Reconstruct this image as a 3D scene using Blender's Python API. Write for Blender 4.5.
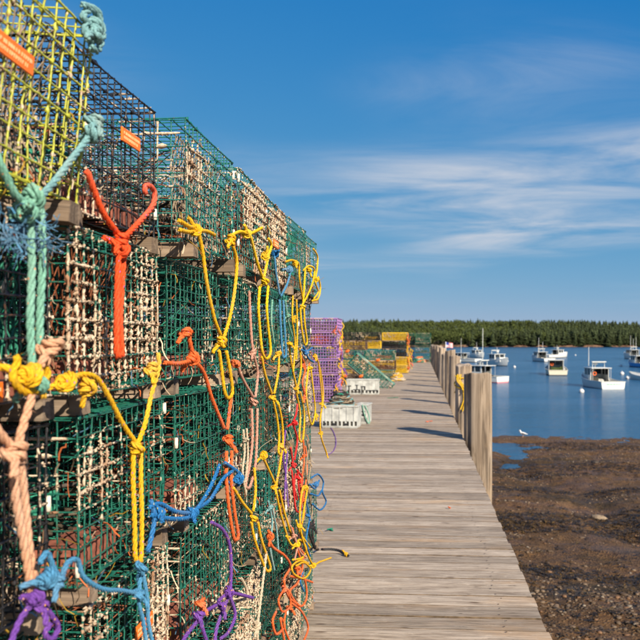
import bpy, math, random
import numpy as np
from mathutils import Vector, Matrix

R = math.radians
for o in list(bpy.data.objects):
    bpy.data.objects.remove(o)
scn = bpy.context.scene
COL = scn.collection

# ------------------------------------------------------------------ camera
EYE = Vector((0.0, 0.0, 1.68))
YAW = R(3.73)
FPX, CX, CY = 768.0, 371.0, 341.0          # focal length and vanishing centre on a 640 px frame
cam_d = bpy.data.cameras.new('camera')
cam = bpy.data.objects.new('camera', cam_d)
COL.objects.link(cam)
cam.location = EYE
cam.rotation_euler = (R(90), 0, YAW)
cam_d.sensor_width = 36
cam_d.lens = 36 * FPX / 640
cam_d.shift_x = -(CX - 320) / 640
cam_d.shift_y = (CY - 320) / 640
cam_d.clip_start = 0.05
cam_d.clip_end = 20000
cam_d.dof.use_dof = True
cam_d.dof.focus_distance = 2.9
cam_d.dof.aperture_fstop = 7.0
scn.camera = cam

# ------------------------------------------------------------------ sky, sun, exposure
SUN_EL, SUN_AZ = R(29), R(143)             # azimuth clockwise from +Y (down the wharf)
world = bpy.data.worlds.new('World')
scn.world = world
world.use_nodes = True
wn, wl = world.node_tree.nodes, world.node_tree.links
wn.clear()
w_out = wn.new('ShaderNodeOutputWorld')
w_bg = wn.new('ShaderNodeBackground')
w_bg.inputs['Strength'].default_value = 0.07
sky = wn.new('ShaderNodeTexSky')
sky.sky_type = 'NISHITA'
sky.sun_disc = False
sky.sun_elevation = SUN_EL
sky.sun_rotation = SUN_AZ
sky.air_density = 0.8
sky.dust_density = 0.0
sky.ozone_density = 8.0
sky.altitude = 2000
# the deep, evenly graded blue of the picture: the bright low sky is compressed, the same all round
def wvec(op, a, b):
    n = wn.new('ShaderNodeVectorMath'); n.operation = op
    for i, v in enumerate((a, b)):
        if isinstance(v, tuple): n.inputs[i].default_value = v
        else: wl.new(v, n.inputs[i])
    return n.outputs[0]
SK = 0.1275
sk_in = wvec('MULTIPLY', sky.outputs[0], (SK, SK, SK))
sk_in = wvec('MAXIMUM', wvec('SUBTRACT', sk_in, (0.040, 0.0, 0.0)), (0.013, 0.02, 0.02))
sk_den = wvec('ADD', wvec('MULTIPLY', sk_in, (1.15, 1.66, 1.50)), (0.88, 0.475, 0.150))
sk_out = wvec('MULTIPLY', wvec('DIVIDE', sk_in, sk_den), (1 / SK, 1 / SK, 1 / SK))
# thin cirrus spread over the whole sky, on a flat layer high overhead
tc = wn.new('ShaderNodeTexCoord')
sep = wn.new('ShaderNodeSeparateXYZ'); wl.new(tc.outputs['Generated'], sep.inputs[0])
def wmath(op, a, b=None, clamp=False):
    n = wn.new('ShaderNodeMath'); n.operation = op; n.use_clamp = clamp
    for i, v in enumerate((a, b)):
        if v is None: continue
        if isinstance(v, (int, float)): n.inputs[i].default_value = v
        else: wl.new(v, n.inputs[i])
    return n.outputs[0]
zc_ = wmath('ADD', wmath('MAXIMUM', sep.outputs[2], 0.0), 0.06)
cmb = wn.new('ShaderNodeCombineXYZ')
wl.new(wmath('DIVIDE', sep.outputs[0], zc_), cmb.inputs[0])
wl.new(wmath('DIVIDE', sep.outputs[1], zc_), cmb.inputs[1])
def wnoise(scale, loc, rot, detail, rough, dist=0.0, stretch=(1, 1, 1)):
    m = wn.new('ShaderNodeMapping')
    m.inputs['Location'].default_value = loc
    m.inputs['Rotation'].default_value = (0, 0, rot)
    m.inputs['Scale'].default_value = stretch
    wl.new(cmb.outputs[0], m.inputs[0])
    n = wn.new('ShaderNodeTexNoise')
    n.inputs['Scale'].default_value = scale
    n.inputs['Detail'].default_value = detail
    n.inputs['Roughness'].default_value = rough
    n.inputs['Distortion'].default_value = dist
    wl.new(m.outputs[0], n.inputs['Vector'])
    return n.outputs['Fac']
def wramp(v, a, b):
    n = wn.new('ShaderNodeMapRange'); n.interpolation_type = 'SMOOTHSTEP'
    n.inputs['From Min'].default_value = a; n.inputs['From Max'].default_value = b
    wl.new(v, n.inputs['Value'])
    return n.outputs[0]
big = wramp(wnoise(0.36, (18.403, 2.849, 0), R(8), 2, 0.5), 0.43, 0.65)
fib = wramp(wnoise(0.9, (-12.949, -9.976, 0), R(20), 8, 0.60, 0.8, (0.7, 1.6, 1)), 0.28, 0.80)
low = wramp(sep.outputs[2], 0.035, 0.115)     # thin high cloud is lost in the air close to the horizon
mask = wmath('MULTIPLY', wmath('MULTIPLY', big, fib), low, True)
cmix = wn.new('ShaderNodeMix'); cmix.data_type = 'RGBA'
wl.new(mask, cmix.inputs['Factor'])
wl.new(sk_out, cmix.inputs['A'])
cmix.inputs['B'].default_value = (4.9, 5.15, 5.7, 1)
wl.new(cmix.outputs['Result'], w_bg.inputs['Color'])
wl.new(w_bg.outputs[0], w_out.inputs[0])

sun_d = bpy.data.lights.new('sun', 'SUN')
sun_d.energy = 4.7
sun_d.angle = R(0.53)
sun_d.color = (1.0, 0.885, 0.715)
sun = bpy.data.objects.new('sun', sun_d)
COL.objects.link(sun)
SUN_DIR = Vector((math.sin(SUN_AZ) * math.cos(SUN_EL), math.cos(SUN_AZ) * math.cos(SUN_EL), math.sin(SUN_EL)))
sun.rotation_euler = SUN_DIR.to_track_quat('Z', 'Y').to_euler()

scn.view_settings.view_transform = 'Standard'
scn.view_settings.look = 'None'
scn.view_settings.gamma = 1
scn.view_settings.use_curve_mapping = False
scn.view_settings.exposure = 0.865
scn.render.engine = 'CYCLES'

# ------------------------------------------------------------------ pixel to place helpers
LOOK = Vector((-math.sin(YAW), math.cos(YAW), 0))
RIGHT = Vector((math.cos(YAW), math.sin(YAW), 0))
UP = Vector((0, 0, 1))
WATER = -4.32
def ray(px, py):
    return LOOK + RIGHT * ((px - CX) / FPX) + UP * ((CY - py) / FPX)
def on_x(px, py, X, ymax=None):
    d = ray(px, py)
    t = X / d.x if d.x < -1e-4 else 1e9
    p = EYE + d * t
    if ymax is not None and (p.y > ymax or t > 1e8):
        return at_y(px, py, ymax)
    return p
def at_y(px, py, Y):
    d = ray(px, py)
    return EYE + d * (Y / d.y)
def on_z(px, py, Z):
    d = ray(px, py)
    return EYE + d * ((Z - EYE.z) / d.z)

# ------------------------------------------------------------------ materials
def lin(h):
    h = h.lstrip('#')
    out = []
    for i in (0, 2, 4):
        c = int(h[i:i+2], 16) / 255
        out.append(c / 12.92 if c <= 0.04045 else ((c + 0.055) / 1.055) ** 2.4)
    return tuple(out)
class NT:
    def __init__(s, name):
        s.m = bpy.data.materials.new(name); s.m.use_nodes = True
        s.n, s.l = s.m.node_tree.nodes, s.m.node_tree.links
        s.b = s.n['Principled BSDF']
        s.tc = s.n.new('ShaderNodeTexCoord')
    def put(s, sock, v):
        if hasattr(v, 'is_linked') or hasattr(v, 'links'): s.l.new(v, sock)
        elif isinstance(v, (tuple, list)) and len(v) == 3 and sock.type == 'RGBA': sock.default_value = (*v, 1)
        else: sock.default_value = v
    def noise(s, scale, detail=4, rough=0.55, stretch=(1, 1, 1), vec=None, dist=0.0, out='Fac'):
        m = s.n.new('ShaderNodeMapping'); m.inputs['Scale'].default_value = stretch
        s.l.new(vec if vec is not None else s.tc.outputs['Object'], m.inputs[0])
        t = s.n.new('ShaderNodeTexNoise')
        t.inputs['Scale'].default_value = scale; t.inputs['Detail'].default_value = detail
        t.inputs['Roughness'].default_value = rough; t.inputs['Distortion'].default_value = dist
        s.l.new(m.outputs[0], t.inputs['Vector'])
        return t.outputs[out]
    def voro(s, scale, stretch=(1, 1, 1), vec=None, out='Distance', rand=1.0):
        m = s.n.new('ShaderNodeMapping'); m.inputs['Scale'].default_value = stretch
        s.l.new(vec if vec is not None else s.tc.outputs['Object'], m.inputs[0])
        t = s.n.new('ShaderNodeTexVoronoi'); t.inputs['Scale'].default_value = scale
        t.inputs['Randomness'].default_value = rand
        s.l.new(m.outputs[0], t.inputs['Vector'])
        return t.outputs[out]
    def ramp(s, v, a, b, lo=0.0, hi=1.0):
        n = s.n.new('ShaderNodeMapRange'); n.interpolation_type = 'SMOOTHSTEP'
        n.inputs['From Min'].default_value = a; n.inputs['From Max'].default_value = b
        n.inputs['To Min'].default_value = lo; n.inputs['To Max'].default_value = hi
        s.l.new(v, n.inputs['Value'])
        return n.outputs[0]
    def mix(s, f, a, b, mode='MIX'):
        n = s.n.new('ShaderNodeMix'); n.data_type = 'RGBA'; n.blend_type = mode
        s.put(n.inputs['Factor'], f); s.put(n.inputs['A'], a); s.put(n.inputs['B'], b)
        return n.outputs['Result']
    def math(s, op, a, b=None, clamp=False):
        n = s.n.new('ShaderNodeMath'); n.operation = op; n.use_clamp = clamp
        s.put(n.inputs[0], a)
        if b is not None: s.put(n.inputs[1], b)
        return n.outputs[0]
    def attr(s, name, out='Fac'):
        n = s.n.new('ShaderNodeAttribute'); n.attribute_name = name
        return n.outputs[out]
    def rnd(s):
        return s.n.new('ShaderNodeObjectInfo').outputs['Random']
    def offset(s, amount=37.0):
        """object coordinates shifted by a random amount for each object"""
        r = s.rnd()
        c = s.n.new('ShaderNodeCombineXYZ')
        s.l.new(s.math('MULTIPLY', r, amount), c.inputs[0])
        s.l.new(s.math('MULTIPLY', r, amount * 1.7), c.inputs[1])
        s.l.new(s.math('MULTIPLY', r, amount * 0.6), c.inputs[2])
        a = s.n.new('ShaderNodeVectorMath'); a.operation = 'ADD'
        s.l.new(s.tc.outputs['Object'], a.inputs[0]); s.l.new(c.outputs[0], a.inputs[1])
        return a.outputs[0]
    def bump(s, h, strength, dist):
        b = s.n.new('ShaderNodeBump')
        b.inputs['Strength'].default_value = strength; b.inputs['Distance'].default_value = dist
        s.l.new(h, b.inputs['Height'])
        s.l.new(b.outputs[0], s.b.inputs['Normal'])
    def done(s, col=None, rough=0.7, spec=0.5, metal=0.0):
        if col is not None: s.put(s.b.inputs['Base Color'], col)
        s.put(s.b.inputs['Roughness'], rough)
        s.b.inputs['Specular IOR Level'].default_value = spec
        s.b.inputs['Metallic'].default_value = metal
        return s.m

def plain(name, col, rough=0.6, spec=0.4, var=0.18, scale=30, metal=0.0):
    t = NT(name)
    n = t.noise(scale, 5, 0.6)
    c = t.mix(t.ramp(n, 0.3, 0.7), tuple(x * (1 - var) for x in col), tuple(min(1, x * (1 + var)) for x in col))
    return t.done(c, rough, spec, metal)

def wire_mat(name, col):
    """vinyl coated wire with pale dried growth where the mesh carries crust"""
    t = NT(name)
    v = t.offset()
    c = t.attr('crust')
    n = t.noise(140, 3, 0.6, vec=v)
    crust = t.mix(t.ramp(n, 0.3, 0.7), (0.36, 0.25, 0.16), (0.70, 0.57, 0.43))
    crust = t.mix(t.ramp(t.noise(9, 3, 0.5, vec=v), 0.52, 0.66), crust, (0.30, 0.16, 0.09))
    base = t.mix(t.ramp(t.noise(60, 3, 0.6, vec=v), 0.35, 0.75), tuple(x * 0.75 for x in col), tuple(min(1, x * 1.2 + 0.01) for x in col))
    base = t.mix(t.ramp(t.noise(22, 4, 0.65, vec=v), 0.60, 0.70, 0, 0.85), base, (0.11, 0.05, 0.025))
    f = t.ramp(t.math('ADD', c, t.math('MULTIPLY', t.math('SUBTRACT', n, 0.5), 0.5)), 0.22, 0.42)
    t.put(t.b.inputs['Base Color'], t.mix(f, base, crust))
    t.put(t.b.inputs['Roughness'], t.ramp(f, 0, 1, 0.38, 0.95))
    t.b.inputs['Specular IOR Level'].default_value = 0.4
    t.bump(n, 0.5, 0.002)
    return t.m
WIRE = {
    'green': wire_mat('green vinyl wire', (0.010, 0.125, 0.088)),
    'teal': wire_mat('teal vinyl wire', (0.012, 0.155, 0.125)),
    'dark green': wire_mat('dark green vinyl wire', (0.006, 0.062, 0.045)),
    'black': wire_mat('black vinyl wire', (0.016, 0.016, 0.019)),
    'yellow': wire_mat('lime yellow vinyl wire', (0.44, 0.45, 0.045)),
    'purple': wire_mat('purple vinyl wire', (0.34, 0.18, 0.44)),
    'gold': wire_mat('golden yellow vinyl wire', (0.80, 0.50, 0.015)),
    'brown': wire_mat('brown rusted wire', (0.10, 0.055, 0.03)),
}
def rope_mat(name, col, tracer, fade=0.35):
    t = NT(name)
    v = t.offset()
    n = t.noise(260, 3, 0.6, vec=v)
    c = t.mix(t.ramp(n, 0.25, 0.75), tuple(x * 0.68 for x in col), tuple(min(1, x * 1.18 + 0.01) for x in col))
    g = t.ramp(t.noise(7, 4, 0.6, vec=v), 0.5, 0.8, 0, fade)
    c = t.mix(g, c, (0.40, 0.31, 0.22))
    c = t.mix(t.ramp(t.noise(19, 5, 0.7, vec=v), 0.56, 0.74, 0, 0.6), c, tuple(x * 0.35 + 0.012 for x in col))
    c = t.mix(t.ramp(t.noise(3.1, 3, 0.5, vec=v), 0.52, 0.75, 0, 0.35), c, tuple(min(1, x * 0.6 + 0.16) for x in col))
    if tracer is not None:
        d = t.ramp(t.voro(95, stretch=(1, 1, 0.5), vec=v), 0.0, 0.30, 1, 0)
        c = t.mix(t.ramp(d, 0.45, 0.7), c, tracer)
    t.bump(t.noise(420, 2, 0.6, vec=v), 0.6, 0.002)
    return t.done(c, 0.75, 0.25)
ROPE = {
    'mint': rope_mat('mint green rope', (0.16, 0.368, 0.28), (0.70, 0.24, 0.10), 0.45),
    'aqua': rope_mat('faded aqua rope', (0.16, 0.32, 0.336), None, 0.6),
    'red orange': rope_mat('red orange rope', (0.688, 0.068, 0.0096), (0.25, 0.10, 0.45), 0.1),
    'orange': rope_mat('orange rope', (0.656, 0.12, 0.024), (0.45, 0.12, 0.30), 0.3),
    'yellow': rope_mat('yellow rope', (0.664, 0.368, 0.0048), (0.35, 0.12, 0.30), 0.18),
    'bright yellow': rope_mat('bright yellow rope', (0.72, 0.44, 0.0048), None, 0.12),
    'peach': rope_mat('peach rope', (0.56, 0.296, 0.176), None, 0.35),
    'pink': rope_mat('dusty pink rope', (0.48, 0.24, 0.176), (0.75, 0.5, 0.35), 0.35),
    'blue': rope_mat('blue rope', (0.0096, 0.136, 0.368), (0.65, 0.55, 0.12), 0.12),
    'sky blue': rope_mat('sky blue rope', (0.056, 0.216, 0.384), None, 0.35),
    'purple': rope_mat('purple rope', (0.136, 0.044, 0.288), (0.70, 0.35, 0.05), 0.12),
    'red': rope_mat('red rope', (0.576, 0.016, 0.016), None, 0.08),
    'cream': rope_mat('cream rope', (0.496, 0.4, 0.288), None, 0.3),
    'black': rope_mat('black rope', (0.0144, 0.0136, 0.016), (0.3, 0.05, 0.04), 0.1),
    'green': rope_mat('green rope', (0.008, 0.192, 0.12), None, 0.2),
    'rust': rope_mat('rusty brown rope', (0.19, 0.055, 0.02), (0.12, 0.05, 0.03), 0.4),
    'tan': rope_mat('tan rope', (0.288, 0.216, 0.144), None, 0.3),
    'dark': rope_mat('dark weed stained rope', (0.048, 0.036, 0.024), (0.25, 0.12, 0.06), 0.3),
}
def wood_mat(name, lo, hi, axis, dark=(0.07, 0.055, 0.045), scale=1.0, warm=(0.36, 0.25, 0.15)):
    """weathered grain running along one axis"""
    t = NT(name)
    v = t.offset()
    st = [26.0, 26.0, 26.0]; st[axis] = 1.3
    st = tuple(x * scale for x in st)
    g1 = t.noise(1.0, 6, 0.65, stretch=st, vec=v, dist=0.6)
    st2 = [130.0, 130.0, 130.0]; st2[axis] = 2.5
    g2 = t.noise(1.0, 4, 0.7, stretch=tuple(x * scale for x in st2), vec=v)
    blot = t.noise(2.2, 5, 0.6, vec=v)
    c = t.mix(t.ramp(g1, 0.30, 0.68), lo, hi)
    c = t.mix(t.ramp(g2, 0.48, 0.72, 0, 0.62), c, dark)
    st3 = [7.0, 7.0, 7.0]; st3[axis] = 0.45
    g3 = t.noise(1.0, 5, 0.6, stretch=tuple(st3), vec=v, dist=1.2)
    c = t.mix(t.ramp(g3, 0.50, 0.62, 0, 0.72), c, dark)
    c = t.mix(t.ramp(blot, 0.5, 0.75, 0, 0.5), c, warm)
    c = t.mix(t.ramp(t.noise(1.1, 3, 0.5, vec=v), 0.52, 0.72, 0, 0.35), c, tuple(x * 1.25 for x in hi))
    r = t.rnd()
    hs = t.n.new('ShaderNodeHueSaturation')
    t.l.new(t.ramp(r, 0, 1, 0.74, 1.16), hs.inputs['Value'])
    t.l.new(c, hs.inputs['Color'])
    # knots
    kn = [9.0, 9.0, 9.0]; kn[axis] = 2.2
    k = t.ramp(t.voro(1.0, stretch=tuple(kn), vec=v), 0.03, 0.16, 0.75, 0.0)
    c2 = t.mix(k, hs.outputs[0], (0.085, 0.05, 0.03))
    h = t.math('ADD', t.math('MULTIPLY', g1, 0.6), t.math('MULTIPLY', g2, 0.5))
    t.bump(h, 0.75, 0.006)
    return t.done(c2, 0.85, 0.2)
def plank_mat():
    t = NT('weathered deck plank')
    v = t.offset(53.0)
    warp = t.noise(1.0, 3, 0.5, stretch=(1.6, 5, 1), vec=v, out='Color')
    va = t.n.new('ShaderNodeVectorMath'); va.operation = 'MULTIPLY_ADD'
    t.l.new(warp, va.inputs[0]); va.inputs[1].default_value = (0.0, 0.10, 0.0); t.l.new(v, va.inputs[2])
    w = va.outputs[0]
    g1 = t.noise(1.0, 6, 0.65, stretch=(3.4, 34, 34), vec=w)
    g2 = t.noise(1.0, 4, 0.65, stretch=(5.0, 120, 120), vec=w)
    g3 = t.noise(1.0, 5, 0.62, stretch=(1.3, 6, 6), vec=v)
    g4 = t.noise(11, 5, 0.7, vec=v)
    c = t.mix(t.ramp(g1, 0.32, 0.66), (0.265, 0.207, 0.155), (0.47, 0.385, 0.302))
    c = t.mix(t.ramp(g2, 0.52, 0.66, 0, 0.60), c, (0.10, 0.075, 0.055))
    c = t.mix(t.ramp(g3, 0.54, 0.74, 0, 0.45), c, (0.165, 0.12, 0.085))
    c = t.mix(t.ramp(t.noise(1.0, 4, 0.6, stretch=(0.9, 3, 3), vec=v), 0.53, 0.72, 0, 0.6), c, (0.42, 0.27, 0.15))
    c = t.mix(t.ramp(g4, 0.56, 0.72, 0, 0.45), c, (0.55, 0.46, 0.365))
    c = t.mix(t.ramp(t.noise(26, 3, 0.6, stretch=(0.35, 1, 1), vec=v), 0.66, 0.74, 0, 0.7), c, (0.09, 0.07, 0.05))
    k = t.ramp(t.voro(1.0, stretch=(2.6, 7.5, 7.5), vec=w), 0.04, 0.13, 0.85, 0.0)
    c = t.mix(k, c, (0.085, 0.05, 0.03))
    hs = t.n.new('ShaderNodeHueSaturation')
    t.l.new(t.ramp(t.rnd(), 0, 1, 0.76, 1.16), hs.inputs['Value']); t.l.new(c, hs.inputs['Color'])
    t.bump(t.math('ADD', t.math('MULTIPLY', g1, 0.6), t.math('MULTIPLY', g2, 0.6)), 0.9, 0.008)
    return t.done(hs.outputs[0], 0.85, 0.2)
M_PLANK = plank_mat()
M_EDGE = plain('dark plank edge', (0.12, 0.085, 0.055), 0.95, 0.1, 0.5, 12)  # plank sides, bevels and underside in a darker brown than the top
M_NAIL = plain('rusty nail head', (0.055, 0.03, 0.02), 0.7, 0.4, 0.3, 40)
M_RUNNER = wood_mat('old oak runner', (0.16, 0.11, 0.075), (0.33, 0.25, 0.18), 0)
M_BEAM = wood_mat('creosoted beam', (0.07, 0.055, 0.045), (0.15, 0.12, 0.095), 1)
M_PILE = wood_mat('weathered pile', (0.22, 0.165, 0.12), (0.47, 0.375, 0.285), 2, scale=0.55, dark=(0.06, 0.042, 0.03))
M_BRICK = plain('ballast brick', (0.25, 0.085, 0.055), 0.9, 0.2, 0.35, 45)
M_TAG = plain('orange plastic tag', (0.85, 0.17, 0.012), 0.45, 0.4, 0.08, 60)
M_TAGTEXT = plain('pale stamped letters', (0.85, 0.45, 0.22), 0.6, 0.3, 0.1)
M_SLEEVE = plain('chalky white sleeve', (0.66, 0.60, 0.50), 0.8, 0.3, 0.25, 90)
M_VENT = plain('grey plastic vent', (0.16, 0.17, 0.16), 0.5, 0.4, 0.25)
M_BAIT = plain('bait bag mesh', (0.03, 0.20, 0.13), 0.8, 0.2, 0.4, 90)
M_CRATE = plain('white plastic crate', (0.37, 0.375, 0.355), 0.7, 0.25, 0.30, 5)
M_INK = plain('black stencil ink', (0.02, 0.02, 0.022), 0.7, 0.3, 0.1)

# ------------------------------------------------------------------ object helpers
def mesh_from(name, V, F, mats=(), attrs=None, smooth=False, midx=None):
    me = bpy.data.meshes.new(name)
    V = np.asarray(V, dtype=np.float32)
    if isinstance(F, np.ndarray):
        k = F.shape[1]
        me.vertices.add(len(V)); me.vertices.foreach_set('co', V.ravel())
        me.loops.add(F.size); me.loops.foreach_set('vertex_index', F.astype(np.int32).ravel())
        me.polygons.add(len(F))
        me.polygons.foreach_set('loop_start', np.arange(0, F.size, k, dtype=np.int32))
        me.polygons.foreach_set('loop_total', np.full(len(F), k, dtype=np.int32))
        me.update(calc_edges=True)
    else:
        me.from_pydata([tuple(map(float, v)) for v in V], [], [tuple(f) for f in F])
        me.update()
    for m in mats: me.materials.append(m)
    if midx is not None: me.polygons.foreach_set('material_index', np.asarray(midx, dtype=np.int32))
    if attrs:
        for k_, (typ, val) in attrs.items():
            a = me.attributes.new(k_, typ, 'POINT')
            if typ == 'FLOAT': a.data.foreach_set('value', np.asarray(val, dtype=np.float32).ravel())
            else: a.data.foreach_set('color', np.asarray(val, dtype=np.float32).ravel())
    if smooth: me.polygons.foreach_set('use_smooth', np.ones(len(me.polygons), dtype=bool))
    me.validate()
    return me
def ob(name, me, parent=None, mat=None, loc=None, rot=None):
    o = bpy.data.objects.new(name, me)
    COL.objects.link(o)
    if parent is not None: o.parent = parent
    if loc is not None: o.location = loc
    if rot is not None: o.rotation_euler = rot
    if mat is not None:
        if not me.materials: me.materials.append(mat)
        o.material_slots[0].link = 'OBJECT'
        o.material_slots[0].material = mat
    return o
def tag(o, label, cat, group=None, kind=None):
    if label: o['label'] = label
    if cat: o['category'] = cat
    if group: o['group'] = group
    if kind: o['kind'] = kind
    return o
def empty(name, loc=(0, 0, 0), rot=(0, 0, 0)):
    o = bpy.data.objects.new(name, None)
    o.empty_display_size = 0.1
    COL.objects.link(o)
    o.location = loc; o.rotation_euler = rot
    return o
class MB:
    """collects simple shapes into one mesh"""
    def __init__(s): s.V = []; s.F = []
    def add(s, V, F):
        b = len(s.V)
        s.V += [tuple(v) for v in V]; s.F += [tuple(i + b for i in f) for f in F]
        return s
    def box(s, x0, x1, y0, y1, z0, z1, bev=0.0):
        if bev <= 0:
            V = [(x, y, z) for x in (x0, x1) for y in (y0, y1) for z in (z0, z1)]
            F = [(0, 1, 3, 2), (4, 6, 7, 5), (0, 4, 5, 1), (2, 3, 7, 6), (0, 2, 6, 4), (1, 5, 7, 3)]
            return s.add(V, F)
        b = bev; V = []; idx = {}
        X, Y, Z = (x0, x1), (y0, y1), (z0, z1)
        for i in (0, 1):
            for j in (0, 1):
                for k in (0, 1):
                    sx, sy, sz = (1, -1)[i] * b, (1, -1)[j] * b, (1, -1)[k] * b
                    idx[i, j, k, 0] = len(V); V.append((X[i], Y[j] + sy, Z[k] + sz))
                    idx[i, j, k, 1] = len(V); V.append((X[i] + sx, Y[j], Z[k] + sz))
                    idx[i, j, k, 2] = len(V); V.append((X[i] + sx, Y[j] + sy, Z[k]))
        F = []
        for i in (0, 1):
            q = [idx[i, 0, 0, 0], idx[i, 1, 0, 0], idx[i, 1, 1, 0], idx[i, 0, 1, 0]]; F.append(q if i else q[::-1])
            q = [idx[0, i, 0, 1], idx[1, i, 0, 1], idx[1, i, 1, 1], idx[0, i, 1, 1]]; F.append(q[::-1] if i else q)
            q = [idx[0, 0, i, 2], idx[1, 0, i, 2], idx[1, 1, i, 2], idx[0, 1, i, 2]]; F.append(q if i else q[::-1])
        for i in (0, 1):
            for j in (0, 1):
                F.append([idx[i, j, 0, 0], idx[i, j, 1, 0], idx[i, j, 1, 1], idx[i, j, 0, 1]])
                F.append([idx[i, 0, j, 0], idx[i, 1, j, 0], idx[i, 1, j, 2], idx[i, 0, j, 2]])
                F.append([idx[0, i, j, 1], idx[1, i, j, 1], idx[1, i, j, 2], idx[0, i, j, 2]])
                for k in (0, 1): F.append([idx[i, j, k, 0], idx[i, j, k, 1], idx[i, j, k, 2]])
        return s.add(V, F)
    def tube(s, pts, r, n=6, cap=True):
        pts = [Vector(p) for p in pts]
        rr = r if isinstance(r, (list, tuple)) else [r] * len(pts)
        V = []; u = None
        for i, p in enumerate(pts):
            t = (pts[min(i + 1, len(pts) - 1)] - pts[max(i - 1, 0)]).normalized()
            if u is None:
                a = Vector((0, 0, 1)) if abs(t.z) < 0.9 else Vector((1, 0, 0))
                u = t.cross(a).normalized()
            u = (u - t * u.dot(t)).normalized(); w = t.cross(u)
            for k in range(n):
                an = 2 * math.pi * k / n
                V.append(p + (u * math.cos(an) + w * math.sin(an)) * rr[i])
        F = []
        for i in range(len(pts) - 1):
            for k in range(n):
                k2 = (k + 1) % n
                F.append((i * n + k, i * n + k2, (i + 1) * n + k2, (i + 1) * n + k))
        if cap:
            F.append(tuple(range(n - 1, -1, -1))); F.append(tuple((len(pts) - 1) * n + k for k in range(n)))
        return s.add(V, F)
    def lathe(s, prof, n=16, c=(0, 0, 0)):
        V = []; F = []
        for (r, z) in prof:
            for k in range(n):
                a = 2 * math.pi * k / n
                V.append((c[0] + r * math.cos(a), c[1] + r * math.sin(a), c[2] + z))
        for i in range(len(prof) - 1):
            for k in range(n):
                k2 = (k + 1) % n
                F.append((i * n + k, i * n + k2, (i + 1) * n + k2, (i + 1) * n + k))
        F.append(tuple(range(n - 1, -1, -1))); F.append(tuple((len(prof) - 1) * n + k for k in range(n)))
        return s.add(V, F)
    def mesh(s, name, mat=None, smooth=False):
        return mesh_from(name, s.V, s.F, (mat,) if mat else (), smooth=smooth)
    def build(s, name, mat, parent=None, smooth=False, loc=None, rot=None):
        return ob(name, s.mesh(name, mat, smooth), parent, None, loc, rot)

# ================================================================== SETTING
# ------------------------------------------------------------------ wharf deck
DECK_R, DECK_L = 0.735, -6.2
Y_NEAR, Y_END = -1.2, 72.0
rng = random.Random(5)
dock = empty('dock', (0, 0, 0))
tag(dock, None, None, kind='structure')
PW = 0.190
def plank_mesh(seed, L=DECK_R - DECK_L):
    q = random.Random(seed)
    nx = 26; V = []; F = []
    prof = [(-0.5, -0.05), (-0.5, -0.004), (-0.494, 0.0), (-0.17, 0.0), (0.17, 0.0), (0.494, 0.0), (0.5, -0.004), (0.5, -0.05)]
    cup = q.uniform(-0.004, 0.003)
    ph = [q.uniform(0, 6.28) for _ in range(6)]
    for i in range(nx + 1):
        x = -L + L * i / nx
        # finer steps toward the walked edge
        x = -L * (1 - (i / nx)) ** 1.35
        e0 = 0.0022 * math.sin(x * 3.1 + ph[0]) + 0.0016 * math.sin(x * 9.7 + ph[1])
        e1 = 0.0022 * math.sin(x * 2.7 + ph[2]) + 0.0016 * math.sin(x * 11.3 + ph[3])
        zz = 0.002 * math.sin(x * 1.3 + ph[4])
        for (u, z) in prof:
            w = PW - 0.0045
            y = u * w + (e0 if u < 0 else e1) * (1 if abs(u) > 0.4 else 0)
            V.append((x, y, z + zz + (cup if abs(u) < 0.2 else 0)))
    n = len(prof)
    for i in range(nx):
        for k in range(n):
            k2 = (k + 1) % n
            F.append((i * n + k, (i + 1) * n + k, (i + 1) * n + k2, i * n + k2))
    F.append(tuple(range(n))); F.append(tuple(nx * n + k for k in range(n - 1, -1, -1)))
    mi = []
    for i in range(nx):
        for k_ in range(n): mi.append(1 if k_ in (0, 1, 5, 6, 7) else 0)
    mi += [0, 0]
    for sx_ in (0.50 - DECK_R, -0.9 - DECK_R, -2.3 - DECK_R):
        for u_ in (-0.30, 0.30):
            b = len(V); cx_, cy_ = sx_ + q.uniform(-0.025, 0.025), u_ * PW + q.uniform(-0.012, 0.012); rn = q.uniform(0.0045, 0.0065)
            for k_ in range(7): V.append((cx_ + rn * math.cos(k_ * 0.8976), cy_ + rn * math.sin(k_ * 0.8976), 0.0052))
            F.append(tuple(b + k_ for k_ in range(7))); mi.append(2)
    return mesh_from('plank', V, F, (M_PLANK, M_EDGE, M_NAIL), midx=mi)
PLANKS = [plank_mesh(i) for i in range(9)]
y = Y_NEAR
k = 0
SKEW = 0.0
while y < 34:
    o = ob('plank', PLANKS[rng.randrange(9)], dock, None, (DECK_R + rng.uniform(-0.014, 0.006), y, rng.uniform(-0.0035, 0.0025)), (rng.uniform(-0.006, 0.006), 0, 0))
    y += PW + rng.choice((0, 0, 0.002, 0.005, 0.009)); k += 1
mb = MB()
while y < Y_END:
    x1 = DECK_R + rng.uniform(-0.01, 0.01)
    mb.box(DECK_L, x1, y - PW / 2 + 0.005, y + PW / 2 - 0.005, -0.05, rng.uniform(-0.004, 0.003))
    y += PW
o = mb.build('far_planks', M_PLANK, dock); o['kind'] = 'stuff'
for bx_ in (0.50, -0.9, -2.3, -3.7, -5.1, -6.0):
    mb = MB(); mb.box(bx_ - 0.10, bx_ + 0.10, Y_NEAR - 0.1, Y_END, -0.36, -0.053)
    mb.build('stringer', M_BEAM, dock)
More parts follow.
